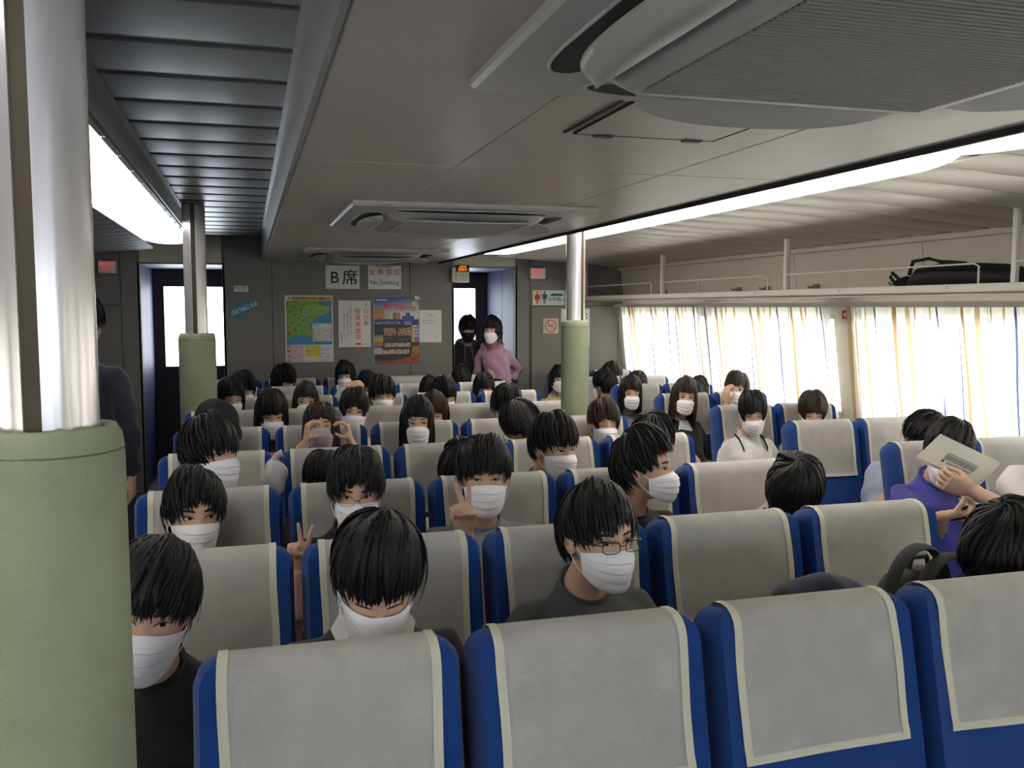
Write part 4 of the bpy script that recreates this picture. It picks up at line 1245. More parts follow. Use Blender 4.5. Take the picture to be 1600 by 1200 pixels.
NP = [0]
def person(label, cx, top, bot, Y, cy=0, pitch=0, roll=0, hairs=('short', 1), top_m=None, sleeve='short', female=False, mask='w',
           glasses=None, gaze=0.0, eye=.9, group=None, brow=None, sc=None, hip=None, arms=(None, None), legs=M_trouser, stand=False, nodress=False,
           voxel=.016, skin=None, collar=None, hood=None, lean=None, body_yaw=None, hips_x=None):
    NP[0] += 1
    s_px = bot - top
    py = top + .52 * s_px
    hc = at(cx, py, Y)
    if sc is None: sc = .97 if female else 1.02
    phi = math.degrees(math.atan2(hc.x, hc.y))
    Rm = rotm(-phi + cy, pitch, roll)
    hy = hip if hip is not None else Y + (.0 if stand else -.02)
    hx = hips_x if hips_x is not None else hc.x
    root = Vector((hx, hy, 0))
    t = empty('person', root)
    L = hc - root                                  # head centre, local
    by = body_yaw if body_yaw is not None else (-phi * .3 + cy * .25)
    Rb = Matrix.Rotation(R(by), 3, 'Z')
    skin = skin or (M_skin2 if female else M_skin)
    # --- skin
    q = MB()
    q.add([L + Rm @ (Vector(v) * sc) for v in HEAD.v], HEAD.f)
    nk0 = L + Rm @ Vector((0, .025, -.075)) * sc
    nb = lean if lean is not None else L + (Rm @ Vector((0, .032, -.085))) * sc + Vector((0, .042, -.060)) * sc
    rn = .047 if female else .056
    q.tube([nk0 + Vector((0, 0, .03)), nk0, (nk0 + nb) / 2 + Vector((0, -.004, 0)), nb, nb + Vector((0, .01, -.05))], [rn * .9, rn * .98, rn * .96, rn * 1.04, rn * 1.12], 18, up=(0, 1, 0))
    hz = .88 if stand else .47
    hipc = Vector((0, 0, hz))
    sw = (.150 if female else .178) * (sc if sc < 1.2 else 1)
    # chest skin under the clothes
    q.tube([nb + Vector((0, .015, -.045)), nb + Vector((0, .015, -.12)), nb.lerp(hipc, .5), hipc], [(.062, .050), (sw * .7, .070), (.11, .075), (.13, .085)], 14, up=(0, 1, 0))
    ga = MB()                                      # garment, remeshed
    sh = []
    up_ = (nb - hipc)
    d = up_.length
    f = lambda k: nb - up_ * k
    if not female: prof = [(0.0, .066, .064), (.05, .100, .074), (.12, sw * .80, .088), (.22, sw * .98, .112), (.45, .160, .118), (.75, .150, .112), (1.0, .175, .125)]
    else: prof = [(0.0, .058, .056), (.06, .085, .064), (.13, sw * .80, .080), (.24, sw * .96, .104), (.42, .138, .112), (.72, .125, .096), (1.0, .168, .120)]
    rings = []
    for k, wx_, dy in prof:
        c = f(k) + Vector((0, .012 * (1 if k < .5 else .3), -.010 if k == 0 else -.018))
        tk = .034 * max(0, 1 - k / .16)
        rings.append([c + Rb @ Vector((wx_ * math.cos(a), dy * math.sin(a) * (1.0 if math.sin(a) > 0 else 1.1 if k < .06 else 1.0), tk * math.sin(a))) for a in [2 * PI * i / 20 for i in range(20)]])
    ga.loft(rings)
    extra = []
    for si, s_ in enumerate((-1, 1)):
        sho = nb + Rb @ Vector((s_ * sw * .97, .012, -.100))
        spec = arms[si]
        if spec is None:
            if stand: el = sho + Rb @ Vector((s_ * .05, .03, -.25)); wr = el + Rb @ Vector((-s_ * .02, -.06, -.22)); ps = 'relax'; zd = wr - el; pd = Rb @ Vector((-s_, 0, 0)); side = -s_
            else:
                el = sho + Rb @ Vector((s_ * .045, -.03, -.25)); wr = Rb @ Vector((s_ * .07, -.19, 0)) + Vector((0, 0, hz + .10)); ps = 'relax'; zd = (wr - el) + Vector((-s_ * .05, -.05, -.02)); pd = Vector((0, 0, -1))
        else:
            el = Vector(spec['el']) - root; wr = Vector(spec['wr']) - root; ps = spec['pose']; zd = Vector(spec['z']); pd = Vector(spec['palm'])
        vis = spec is not None
        ab = MB()
        ab.tube([sho + Rb @ Vector((-s_ * .035, 0, .0)), sho.lerp(el, .3), el, el.lerp(wr, .35), wr], [.038, .041, .035, .034, .0235] if not female else [.040, .037, .030, .029, .0205], 12, up=(0.2, 1, 0.1))
        T = frame(zd, pd).to_4x4()
        # thumb side
        ths = spec.get('thumb') if spec else None
        Tf = T.copy()
        want = Vector(ths) if ths else Vector((-s_, -.6, .3))
        if (T.to_3x3() @ Vector((1, 0, 0))).dot(want) < 0:
            Tf = T @ Matrix.Diagonal((-1, 1, 1, 1))
        Tf.translation = wr
        hs = .93 if female else 1.0
        hb = MB(); hand(hb, Tf, ps, hs * (spec.get('sc', 1) if spec else 1))
        if Tf.determinant() < 0: hb.f = [tuple(reversed(x)) for x in hb.f]
        ab.add(hb.v, hb.f)
        if vis:
            v, fc = remesh(ab, .0042, 2); q.add(v, fc)
        else: q.add(ab.v, ab.f)
        if sleeve == 'short': e = sho.lerp(el, .68); ga.tube([sho + Rb @ Vector((-s_ * .08, 0, .022)), sho + Rb @ Vector((-s_ * .02, 0, .010)), sho.lerp(e, .18), e], [.040, .054, .060, .058] if not female else [.036, .047, .051, .049], 14, up=(0.2, 1, .1))
        elif sleeve == 'long':
            c = .045 if not female else .038
            ga.tube([sho + Rb @ Vector((-s_ * .08, 0, .022)), sho + Rb @ Vector((-s_ * .02, 0, .010)), sho.lerp(el, .18), el, el.lerp(wr, .5), el.lerp(wr, .93)], [c * .8, c + .010, c + .012, c + .006, c + .002, c - .004], 14, up=(0.2, 1, .1))
        sh.append((sho, el, wr))
    if hood:
        c = nb + Vector((0, .01, -.01)); pts = []
        for i in range(13):
            a = R(-125 + 250 * i / 12); pts.append(c + Rb @ Vector((.092 * math.sin(a), .085 * math.cos(a), -.035 + .055 * (math.cos(a) * .5 + .5))))
        ga.tube(pts, [.015] + [.030] * 11 + [.015], 10, up=(0, 0, 1)); ga.ball(c + Rb @ Vector((0, .10, .0)), (.075, .05, .055))
    v, fc = remesh(ga, voxel, 3)
    b_ = MB(); b_.add(q.v, q.f)
    b_.build('body', skin, t, ang=60)
    g = MB(); g.add(v, fc)
    # cloth folds: gentle displacement away from the axis
    rr = random.Random(NP[0]); p1, p2 = rr.uniform(0, 6), rr.uniform(0, 6)
    g.v = [(x + .0035 * math.sin(z * 46 + y * 30 + x * 20 + p1), y + .0045 * math.sin(z * 34 + x * 42 + p2), z) for x, y, z in g.v]
    shirt = g.build({'hood': 'hoodie'}.get(hood, 'shirt'), top_m, t, ang=70)
    link('trousers', trousers(stand, legs), t)
    for s_ in (-1, 1):
        link('shoe', SHOE, t, (s_ * (.09 if stand else .10), (.0 if stand else -.40), 0.0))
    # --- head furniture
    M4 = Rm.to_4x4() @ Matrix.Scale(sc, 4); M4.translation = L
    def hd(name, me):
        o = bpy.data.objects.new(name, me); COL.objects.link(o); o.parent = t; o.matrix_local = M4; return o
    if hairs == 'curly': hd('hair', CURLY)
    elif hairs: hd('hair', hair(*hairs))
    if mask: hd('face_mask', MASKS[mask])
    el_, er_ = eyes(gaze, eye)
    hd('eye', el_); hd('eye', er_)
    bl, br_ = BROWS[.7 if female else 1.2]; hd('eyebrow', bl); hd('eyebrow', br_)
    if glasses: hd('spectacles', GLASSES[glasses])
    tag(t, label, 'person', group)
    return dict(root=t, L=L, nb=nb, Rb=Rb, Rm=Rm, sc=sc, sh=sh, M4=M4, hip=hipc, hd=hd)

def collar_ring(P, m, rad=.010, r0=.062, name='collar'):
    q = MB(); c = P['nb'] + Vector((0, .008, -.022)); pts = []
    for i in range(25):
        a = 2 * PI * i / 24; pts.append(c + P['Rb'] @ Vector((r0 * 1.10 * math.sin(a), -r0 * 1.06 * math.cos(a), -.034 * (math.cos(a)) + .010)))
    q.tube(pts, (rad * .4, rad), 6, up=(0, 0, 1)); return q.build(name, m, P['root'])
# ------------------------------------------------------------------ the passengers
def cloth(name, col, **k): return mat('cloth_' + name, col, .9, bump=.35, bscale=260, var=.10, vscale=9, sheen=.15, **k)
C_black = cloth('black', (.012, .012, .014)); C_navy = cloth('navy', (.016, .018, .040)); C_dgrey = cloth('washed_grey', (.062, .072, .074))
C_grey = cloth('light_grey', (.19, .20, .225)); C_bgrey = cloth('blue_grey', (.12, .14, .18)); C_white = cloth('white', (.62, .62, .62))
C_cream = cloth('cream', (.55, .50, .34)); C_beige = cloth('beige', (.36, .34, .26)); C_pink = cloth('pink', (.40, .235, .34))
C_blue = cloth('violet_blue', (.045, .045, .27)); C_suit = cloth('suit', (.012, .015, .027)); C_pale = cloth('pale_blue', (.36, .42, .55))
C_yel = cloth('pale_yellow', (.50, .46, .26)); C_card = cloth('cardigan', (.014, .015, .015)); C_brown = cloth('brown', (.16, .12, .09))
BR = M_hairb
def mid(k): return dict(Y=rowY(k) - .18, hip=rowY(k) - .30)
def win(k): return dict(Y=wrowY(k) - .18, hip=wrowY(k) - .30)
def arm(el, wr, z, palm, pose, thumb=None, sc=1.0, Y=None):
    return dict(el=at(*el), wr=at(*wr), z=z, palm=palm, pose=pose, thumb=thumb, sc=sc)

# second row
P1 = person('masked boy in black T-shirt beside the near green pillar, face partly cut off', 236, 846, 1040, 1.96, -8, 6, 10, ('short', 1), C_black, hip=rowY(2) - .32, gaze=.1, eye=.8, hips_x=-.12, voxel=.012)
P2 = person('masked boy in dark cardigan, white collar and black tie, looking down', 590, 798, 996, 1.88, 2, 26, 3, ('short', 2, M_hair, 1.15), C_card, 'long', hip=rowY(2) - .36, eye=0, voxel=.012)
P3 = person('boy with black-rimmed spectacles and mask in washed grey T-shirt, turned right', 936, 756, 908, 2.18, 32, 2, 0, ('swept', 3), C_dgrey, hip=rowY(2) - .32, glasses='dark', gaze=.35, voxel=.012, body_yaw=4)
# third row
P4 = person('masked boy in navy top glancing right, above the left seat of the second row', 303, 734, 860, cy=10, pitch=2, roll=2, hairs=('parted', 4), top_m=C_navy, gaze=.8, voxel=.012, **mid(3))
hY = 2.74
P5 = person('masked boy with thin spectacles making a V sign low beside the seat', 556, 699, 823, cy=2, pitch=9, roll=0, hairs=('parted', 5), top_m=C_black, glasses='thin', gaze=-.1, voxel=.012,
            arms=(dict(el=at(463, 1000, hY + .02), wr=at(466, 890, hY), z=(.03, -.15, 1), palm=(0, -1, -.15), pose='v', thumb=(1, -.3, 0), sc=.88), None), **mid(3))
P6 = person('masked boy in light grey T-shirt making a V sign beside his cheek', 757, 680, 803, cy=4, pitch=-2, roll=0, hairs=('short', 6, M_hair, 1.1), top_m=C_grey, gaze=-.1, eye=.6, voxel=.012,
            arms=(dict(el=at(690, 960, 2.86), wr=at(727, 832, 2.78), z=(-.20, -.05, 1), palm=(.1, -1, 0), pose='v', thumb=(1, -.3, 0), sc=1.0), None), **mid(3))
P8 = person('young man in black T-shirt with silver necklace, face turned in profile to the right', 1006, 664, 790, cy=80, pitch=-2, roll=0, hairs=('brushed', 8), top_m=C_black, gaze=.3, voxel=.012, Y=rowY(3) - .14, hip=rowY(3) - .30, body_yaw=12)
P9 = person('boy bowed forward with only hair showing, beige T-shirt and black strap', 1240, 712, 812, cy=-35, pitch=62, roll=25, hairs=('shaggy', 9, M_hair, 1.1), top_m=C_beige, Y=rowY(3) - .42, hip=rowY(3) - .32, hips_x=at(1165, 800, rowY(3) - .3).x + .02, eye=0, voxel=.012)
# fourth row
P14 = person('masked boy with white collar facing right, on the left below the cap', 330, 650, 758, cy=38, pitch=0, roll=0, hairs=('shaggy', 14), top_m=C_white, gaze=.5, Y=rowY(4) - .55, hip=rowY(4) - .42, voxel=.013)
P7 = person('masked boy in blue-grey T-shirt facing right, in the middle of the fourth row', 866, 649, 739, cy=40, pitch=8, roll=0, hairs=('short', 7, M_hair, 1.1), top_m=C_bgrey, gaze=.3, eye=.6, voxel=.013, Y=rowY(4) - .40, hip=rowY(4) - .38)
P45 = person('dark-haired head seen behind the young man in profile', 1020, 640, 735, cy=150, pitch=10, hairs=('short', 11), top_m=C_black, mask=None, **mid(4))
P46 = person('boy mostly hidden behind the spectacled boy with the V sign, forehead showing', 506, 696, 800, cy=-10, pitch=10, hairs=('short', 12), top_m=C_navy, sc=.9, **mid(4))
P47 = person('boy hidden behind the light grey T-shirt boy, black hair edge showing', 722, 684, 780, cy=160, pitch=15, hairs=('short', 13), top_m=C_yel, mask=None, **mid(4))
# fifth row
P15 = person('person in a black cap behind the white-collared boy on the left', 338, 628, 716, cy=30, pitch=22, hairs=('short', 15), top_m=C_black, **mid(5))
P15['hd']('cap', CAP)
P17 = person('girl in mask framing her eyes with both hands, hair tie and red watch on wrists', 501, 633, 702, cy=0, pitch=-14, hairs=('long', 17, BR), top_m=C_black, female=True, mask='v', eye=.4, voxel=.013,
             arms=(dict(el=at(449, 724, 4.52), wr=at(478, 692, 4.48), z=(.10, .05, 1), palm=(1, .1, .2), pose='ring', thumb=(.3, -1, 0)),
                   dict(el=at(565, 722, 4.52), wr=at(548, 690, 4.48), z=(-.20, .05, 1), palm=(-1, .1, .2), pose='ring', thumb=(-.3, -1, 0))), **mid(5))
P25 = person('masked girl with long straight black hair and pale yellow sweater, centre of the crowd', 653, 624, 691, cy=0, pitch=0, hairs=('long', 25), top_m=C_yel, sleeve='long', female=True, gaze=.3, sc=.95, **mid(5))
P31 = person('dark-haired girl in white shirt with head bowed to the left, hair parting showing', 812, 622, 700, cy=-30, pitch=48, roll=-10, hairs=('tied', 31), top_m=C_white, female=True, glasses='dark', eye=0, Y=rowY(5) - .42, hip=rowY(5) - .36, hips_x=at(785, 700, rowY(5) - .3).x)
P44 = person('masked girl with eyes shut and reddish fringe in front of the right pillar', 944, 627, 690, cy=16, pitch=4, hairs=('tied', 44, BR), top_m=C_black, sleeve='long', female=True, eye=0, **mid(5))
# sixth row
P16 = person('masked girl with heavy black bangs covering her eyes, black top', 424, 607, 680, cy=6, pitch=16, hairs=('bangs', 16), top_m=C_black, female=True, eye=.5, sc=1.02, **mid(6))
P24 = person('masked girl with wispy fringe in cream blouse behind the girl framing her eyes', 553, 611, 668, cy=2, pitch=4, roll=4, hairs=('tied', 24), top_m=C_cream, female=True, eye=.8, **mid(6))
P26 = person('girl half hidden to the right behind the long-haired girl in yellow', 678, 615, 672, cy=-5, pitch=12, hairs=('bob', 26, BR), top_m=C_black, female=True, eye=.5, **mid(6))
P30 = person('dark-haired person with face lowered above the white-shirted bowed girl', 791, 600, 664, cy=20, pitch=24, hairs=('short', 30), top_m=C_black, eye=0, **mid(6))
# seventh row
P18 = person('masked girl with long dark hair looking down just right of the left pillar', 361, 593, 645, cy=14, pitch=14, hairs=('long', 18), top_m=C_black, female=True, eye=.4, hips_x=.02, **mid(7))
P20 = person('masked girl with straight shoulder hair looking at the camera, seventh row left', 478, 599, 652, cy=0, pitch=0, hairs=('long', 20, BR), top_m=C_white, female=True, sc=.95, **mid(7))
P23 = person('masked person with thick short black hair in the seventh row', 597, 589, 645, cy=8, pitch=2, hairs=('short', 23, M_hair, 1.2), top_m=C_beige, female=True, sc=1.0, **mid(7))
P27 = person('girl with side-swept dark hair and lowered face in the seventh row', 694, 590, 640, cy=24, pitch=22, hairs=('bob', 27), top_m=C_black, female=True, eye=0, **mid(7))
P48 = person('back row head of black hair left of the side-swept girl', 672, 590, 630, cy=170, pitch=12, hairs=('short', 1), top_m=C_black, mask=None, sc=.9, **mid(8))
# eighth row
P18b = person('girl with black hair over her face behind the girl by the left pillar', 380, 581, 630, cy=30, pitch=20, hairs=('bangs', 19), top_m=C_black, female=True, eye=0, **mid(8))
P22 = person('girl raising a bare forearm in front of her face, white sleeve', 574, 581, 628, cy=10, pitch=10, hairs=('bob', 22), top_m=C_white, sleeve='long', female=True,
             arms=(dict(el=at(520, 634, 6.86), wr=at(541, 603, 6.84), z=(1, .05, .22), palm=(0, .6, -1), pose='relax', thumb=(0, -.5, 1)), None), **mid(8))
P29 = person('masked girl with black bangs near the right doorway, eighth row', 756, 584, 630, cy=10, pitch=8, hairs=('bangs', 29), top_m=C_black, female=True, eye=.7, **mid(8))
# last row
P19 = person('dark-haired girl bending to the right in the last row left of centre', 444, 572, 616, cy=34, pitch=24, hairs=('bob', 20), top_m=C_black, female=True, eye=0, sc=1.05, **mid(9))
P21 = person('masked girl with blunt bangs in the last row under the map and notice', 539, 565, 607, cy=-6, pitch=4, roll=-3, hairs=('bangs', 21), top_m=C_black, female=True, sc=.95, **mid(9))
P28 = person('head of dark hair in the last row below the standing pair', 722, 571, 612, cy=160, pitch=10, hairs=('bob', 28), top_m=C_black, mask=None, female=True, sc=.95, **mid(9))

# window block
P13 = person('black-haired person seen from behind at the lower right, white collar', 1572, 792, 935, 1.86, 155, 22, 0, ('short', 33, M_hair, 1.1), C_grey, mask=None, hip=rowY(2) - .32, body_yaw=150, voxel=.013)
P10 = person('boy in violet-blue T-shirt holding a phone, face hidden behind the held paper', 1482, 648, 756, cy=-6, pitch=26, roll=8, hairs=('shaggy', 10, M_hair, 1.1), top_m=C_blue, Y=wrowY(1) - .32, hip=wrowY(1) - .34, eye=0, voxel=.012, hips_x=at(1455, 760, wrowY(1) - .34).x,
             arms=(dict(el=at(1462, 835, 2.98), wr=at(1474, 806, 2.80), z=(1, -.2, .12), palm=(.2, .1, 1), pose='hold', thumb=(-.2, -.2, 1)),
                   dict(el=at(1560, 850, 3.0), wr=at(1532, 812, 2.84), z=(-1, -.25, .15), palm=(-.2, .2, 1), pose='hold', thumb=(0, -.2, 1))))
P11 = person('curly-haired person in pale blue shirt slumped to the right by the curtain', 1443, 630, 730, cy=10, pitch=40, roll=22, hairs='curly', top_m=C_pale, sleeve='long', eye=0, Y=wrowY(2) - .34, hip=wrowY(2) - .32, hips_x=at(1385, 700, wrowY(2) - .3).x)
P12 = person('person at the right edge in pale shirt reaching out with a sheet of paper', 1662, 592, 712, cy=-60, pitch=10, hairs=('shaggy', 34, BR), top_m=C_white, Y=2.56, hip=wrowY(0) - .30, voxel=.013, hips_x=3.16,
             arms=(dict(el=at(1612, 815, 2.52), wr=at(1518, 766, 2.66), z=(-1, .25, .32), palm=(.1, .9, .5), pose='pinch', thumb=(-.2, -.2, 1)), None))
P43 = person('girl with brown fringe by the window, face hidden behind the empty seat', 1270, 612, 672, cy=6, pitch=18, hairs=('tied', 43, BR), top_m=C_white, female=True, eye=.3, **win(3))
P42 = person('masked girl in white T-shirt with thin black straps, eyes lowered', 1176, 612, 673, cy=6, pitch=18, roll=-4, hairs=('tied', 42), top_m=C_white, sleeve='long', female=True, eye=.3, **win(3))
P39 = person('masked girl with long dark hair, black cardigan over white, right of the pillar', 1070, 590, 645, cy=10, pitch=4, roll=5, hairs=('long', 39, BR), top_m=C_black, sleeve='long', female=True, **win(4))
P41 = person('masked girl with brown hair by the curtain, fingers raised to her cheek', 1151, 584, 632, cy=-6, pitch=-4, hairs=('bob', 41, BR), top_m=C_brown, sleeve='long', female=True,
             arms=(dict(el=at(1122, 655, 5.6), wr=at(1136, 632, 5.58), z=(-.1, .0, 1), palm=(1, .2, 0), pose='relax', thumb=(.2, -1, 0)), None), **win(4))
P38 = person('masked girl with long black hair and lowered eyes two rows behind the straps girl', 986, 590, 634, cy=8, pitch=6, hairs=('long', 38), top_m=C_bgrey, sleeve='long', female=True, eye=.4, **win(5))
P40 = person('dark-haired head by the curtain, just behind the cardigan girl', 1090, 591, 634, cy=150, pitch=10, hairs=('bob', 40), top_m=C_navy, mask=None, female=True, sc=.95, **win(5))
P36 = person('boy in black T-shirt facing away, right beside the green pillar', 944, 578, 622, cy=-135, pitch=10, hairs=('short', 36), top_m=C_black, **win(6))
P37 = person('brown hair top showing over a seat next to the far curtain', 995, 580, 622, cy=20, pitch=35, hairs=('short', 37, BR), top_m=C_black, sc=.95, eye=0, **win(6))
P34 = person('masked girl in cream blouse partly hidden by the right green pillar', 873, 570, 613, cy=14, pitch=0, hairs=('bob', 34), top_m=C_cream, sleeve='long', female=True, **win(7))
P35 = person('short-haired person in the last window seat in front of the bulkhead', 957, 564, 605, cy=40, pitch=16, hairs=('short', 35, BR), top_m=C_navy, sc=.95, eye=0, **win(7))
# standing
P32 = person('person in black hooded top and black mask standing in the right doorway', 731, 490, 535, 8.86, 4, 12, 0, ('shaggy', 32), C_black, 'long', mask='k', hood='hood', stand=True, hip=8.90, eye=.4, sc=.98)
P33 = person('masked person in pink hoodie standing with hands behind, by right doorway', 769, 494, 535, 8.47, -22, 6, 0, ('bob', 33), C_pink, 'long', female=True, hood='hood', stand=True, hip=8.44, eye=.5, sc=.98, hips_x=at(783, 560, 8.44).x, body_yaw=-38,
             arms=(None, dict(el=at(809, 577, 8.58), wr=at(795, 601, 8.56), z=(-1, .1, -.5), palm=(0, 1, 0), pose='relax')))
P49 = person('man in dark suit standing with his back turned in the left aisle', 128, 465, 545, 4.55, 150, 4, 0, ('short', 49), C_suit, 'long', mask=None, stand=True, hip=4.60, body_yaw=165, voxel=.016, hips_x=at(150, 700, 4.6).x)

# --- clothing details
collar_ring(P1, C_black); collar_ring(P3, C_dgrey, .011); collar_ring(P6, C_grey, .010, .066); collar_ring(P8, C_black, .008); collar_ring(P4, C_navy); collar_ring(P5, C_black)
collar_ring(P7, C_bgrey); collar_ring(P10, C_blue, .011, .070); collar_ring(P42, C_white, .009, .058); collar_ring(P14, C_white, .020, .060)
# silver necklace and ear stud
q = MB(); c = P8['nb'] + Vector((0, .0, -.035)); pts = [c + P8['Rb'] @ Vector((.078 * math.sin(a), -.082 * math.cos(a) - .012, -.030 * (math.cos(a)) - .01)) for a in [2 * PI * i / 40 for i in range(41)]]
q.tube(pts, .0016, 5, up=(0, 0, 1)); q.build('necklace', M_silver, P8['root'])
q = MB(); q.ball((-.083, .008, -.040), .0035, 8, 6); P8['hd']('ear_stud', q.mesh('ear_stud', (M_silver,)))
# white collar and tie
nb = P2['nb']; ro = P2['root']
q = MB()
for s_ in (-1, 1):
    a = [Vector((s_ * .072, -.008, .020)), Vector((s_ * .050, -.062, .004)), Vector((s_ * .012, -.088, -.045)), Vector((s_ * .030, -.100, -.100)), Vector((s_ * .075, -.075, -.045)), Vector((s_ * .094, -.015, -.012))]
    v = [nb + p for p in a] + [nb + p + Vector((0, .005, -.004)) for p in a]
    q.add(v, [(0, 1, 4, 5), (1, 2, 3, 4), (6, 11, 10, 7), (7, 10, 9, 8)] + [(i, (i + 1) % 6, 6 + (i + 1) % 6, 6 + i) for i in range(6)])
q.tube([nb + Vector((.070 * math.sin(a), .012 - .066 * math.cos(a), .004 - .02 * math.cos(a))) for a in [2 * PI * i / 24 for i in range(25)]], (.004, .018), 6, up=(0, 0, 1))
q.add([nb + Vector(p) for p in ((-.055, -.086, -.03), (.055, -.086, -.03), (.03, -.104, -.13), (-.03, -.104, -.13))], [(0, 3, 2, 1)])
q.build('shirt_collar', C_white, ro, ang=40)
q = MB(); q.loft([[nb + Vector((sx * w_, y - dy * .006, z)) for sx, dy in ((-1, 0), (0, 1), (1, 0), (0, -1))] for w_, y, z in ((.016, -.092, -.035), (.019, -.104, -.045), (.012, -.108, -.068), (.020, -.112, -.12), (.030, -.118, -.20), (.036, -.118, -.30))])
q.build('necktie', C_black, ro, smooth=False)
# suit collar of the standing man
collar_ring(P49, C_white, .012, .060)
# straps and print of the white T-shirt girl
nb = P42['nb']; Rb = P42['Rb']
for s_ in (-1, 1):
    q = MB(); q.tube([nb + Rb @ Vector((s_ * x, y, z)) for x, y, z in ((.078, .03, -.030), (.080, -.040, -.045), (.078, -.104, -.090), (.072, -.132, -.17), (.068, -.136, -.28), (.070, -.126, -.36))], (.009, .003), 6, up=(1, 0, 0)); q.build('strap', M_black, P42['root'])
text('shirt_print', 'This us as wou', .030, nb + Rb @ Vector((0, -.142, -.175)), M_inkg, P42['root'], rot=(PI / 2, 0, 0))
# faint prints on the black T-shirt at the left
nb = P1['nb']
q = MB(); q.tube([nb + Vector(p) for p in ((-.02, -.135, -.205), (.01, -.138, -.200), (.035, -.137, -.196))], .0025, 5); q.tube([nb + Vector(p) for p in ((.036, -.138, -.20), (.040, -.139, -.23), (.038, -.139, -.26))], .0022, 5)
q.build('shirt_print', mat('print_pale', (.25, .25, .27), .8), P1['root'])
# hoodie strings
for P, m in ((P32, C_grey), (P33, C_pink)):
    q = MB(); nb = P['nb']; Rb = P['Rb']
    for s_ in (-1, 1): q.tube([nb + Rb @ Vector((s_ * .035, -.078, -.03)), nb + Rb @ Vector((s_ * .038, -.118, -.10)), nb + Rb @ Vector((s_ * .040, -.128, -.19))], .0028, 5)
    q.build('hood_strings', m, P['root'])
q = MB(); nb = P32['nb']; q.ball(nb + Vector((.115, -.115, -.135)), (.010, .003, .012), 8, 6); q.build('small_emblem', C_white, P32['root'])
# wrist bands
def band(P, p, z, r_, w, m, name):
    q = MB(); p = Vector(p) - P['root'].location; z = Vector(z).normalized(); u = z.orthogonal().normalized(); v = z.cross(u)
    q.tube([p + (u * math.cos(a) + v * math.sin(a)) * r_ for a in [2 * PI * i / 20 for i in range(21)]], (.003, w), 6, up=z); return q.build(name, m, P['root'])
a, b_ = at(449, 724, 4.52), at(478, 692, 4.48)
band(P17, a.lerp(b_, .62), b_ - a, .026, .004, M_black, 'hair_tie')
a, b_ = at(565, 722, 4.52), at(548, 690, 4.48)
o = band(P17, a.lerp(b_, .60), b_ - a, .027, .009, mat('watch_red', (.22, .02, .03), .5), 'wristwatch')
# shoulder strap of the bowed boy
nb = P9['nb']
q = MB(); q.tube([nb + Vector(p) for p in ((-.085, .07, -.08), (-.095, .03, -.045), (-.10, -.03, -.045), (-.085, -.09, -.09), (-.05, -.125, -.18))], (.020, .004), 8, up=(1, 0, 0)); q.build('shoulder_strap', M_black, P9['root'])
# white cardigan opening of the girl right of the pillar
nb = P39['nb']; q = MB()
q.add([nb + P39['Rb'] @ Vector(p) for p in ((-.030, -.070, -.035), (.030, -.070, -.035), (.052, -.112, -.10), (.012, -.132, -.26), (-.012, -.132, -.26), (-.052, -.112, -.10))], [(0, 5, 2, 1), (5, 4, 3, 2)])
q.build('blouse_front', C_white, P39['root'])

# ------------------------------------------------------------------ things carried
# phone
c = at(1512, 800, 2.80)
t = empty('phone', c, (R(-60), 0, R(10)))
q = MB(); q.bbox(-.072, .072, -.036, .036, -.004, .004, .003); q.build('case', M_black, t)
q = MB(); q.box(-.068, .068, -.033, .033, .0041, .0046); q.build('screen', mat('screen_glow', (.4, .5, .9), .2, emit=1.2, ecol=(.55, .6, 1)), t, smooth=False)
tag(t, 'smartphone in the hands of the boy in violet-blue', 'phone')
# folded paper held out
A = [(1432, 714), (1470, 678), (1562, 722), (1548, 758)]
pts = [at(x, y, 2.74 + .05 * i) for i, (x, y) in enumerate(A)]
pts[3] = pts[0] + pts[2] - pts[1]
c = sum(pts, Vector()) / 4
nr = (pts[1] - pts[0]).cross(pts[3] - pts[0]).normalized()
if nr.y > 0: nr = -nr
pts = [p - c for p in pts]
q = MB()
for k in range(3):
    off = -nr * .004 * k + Vector((.006 * k, 0, -.005 * k))
    q.add([p + off for p in pts] + [p + off - nr * .0015 for p in pts], [(0, 1, 2, 3), (7, 6, 5, 4), (0, 4, 5, 1), (1, 5, 6, 2), (2, 6, 7, 3), (3, 7, 4, 0)])
o = q.build('paper_sheets', mat('paper_cream', (.62, .60, .52), .7), None, smooth=False, loc=c); tag(o, 'cream printed sheets held out in front of a face at the right', 'paper')
def onp(u, v, d=.001): return (pts[0] * (1 - u) + pts[3] * u) * (1 - v) + (pts[1] * (1 - u) + pts[2] * u) * v + nr * d
for (u0, u1, v0, v1, m) in ((.30, .80, .30, .50, M_inkg), (.30, .80, .52, .56, M_inkg), (.30, .34, .20, .28, M_ink), (.38, .78, .20, .26, M_inkg)):
    q = MB(); q.add([onp(u0, v0), onp(u1, v0), onp(u1, v1), onp(u0, v1)], [(0, 3, 2, 1)]); q.build('printed_block', m, o, smooth=False)
q = MB(); q.bbox(-.05, .05, -.006, .006, -.02, .02, .003, T=Matrix.Translation(onp(.72, -.12, -.01)) @ Matrix.Rotation(R(28), 4, 'Y')); q.build('dark_clip', M_navy if 'M_navy' in globals() else C_navy, o)
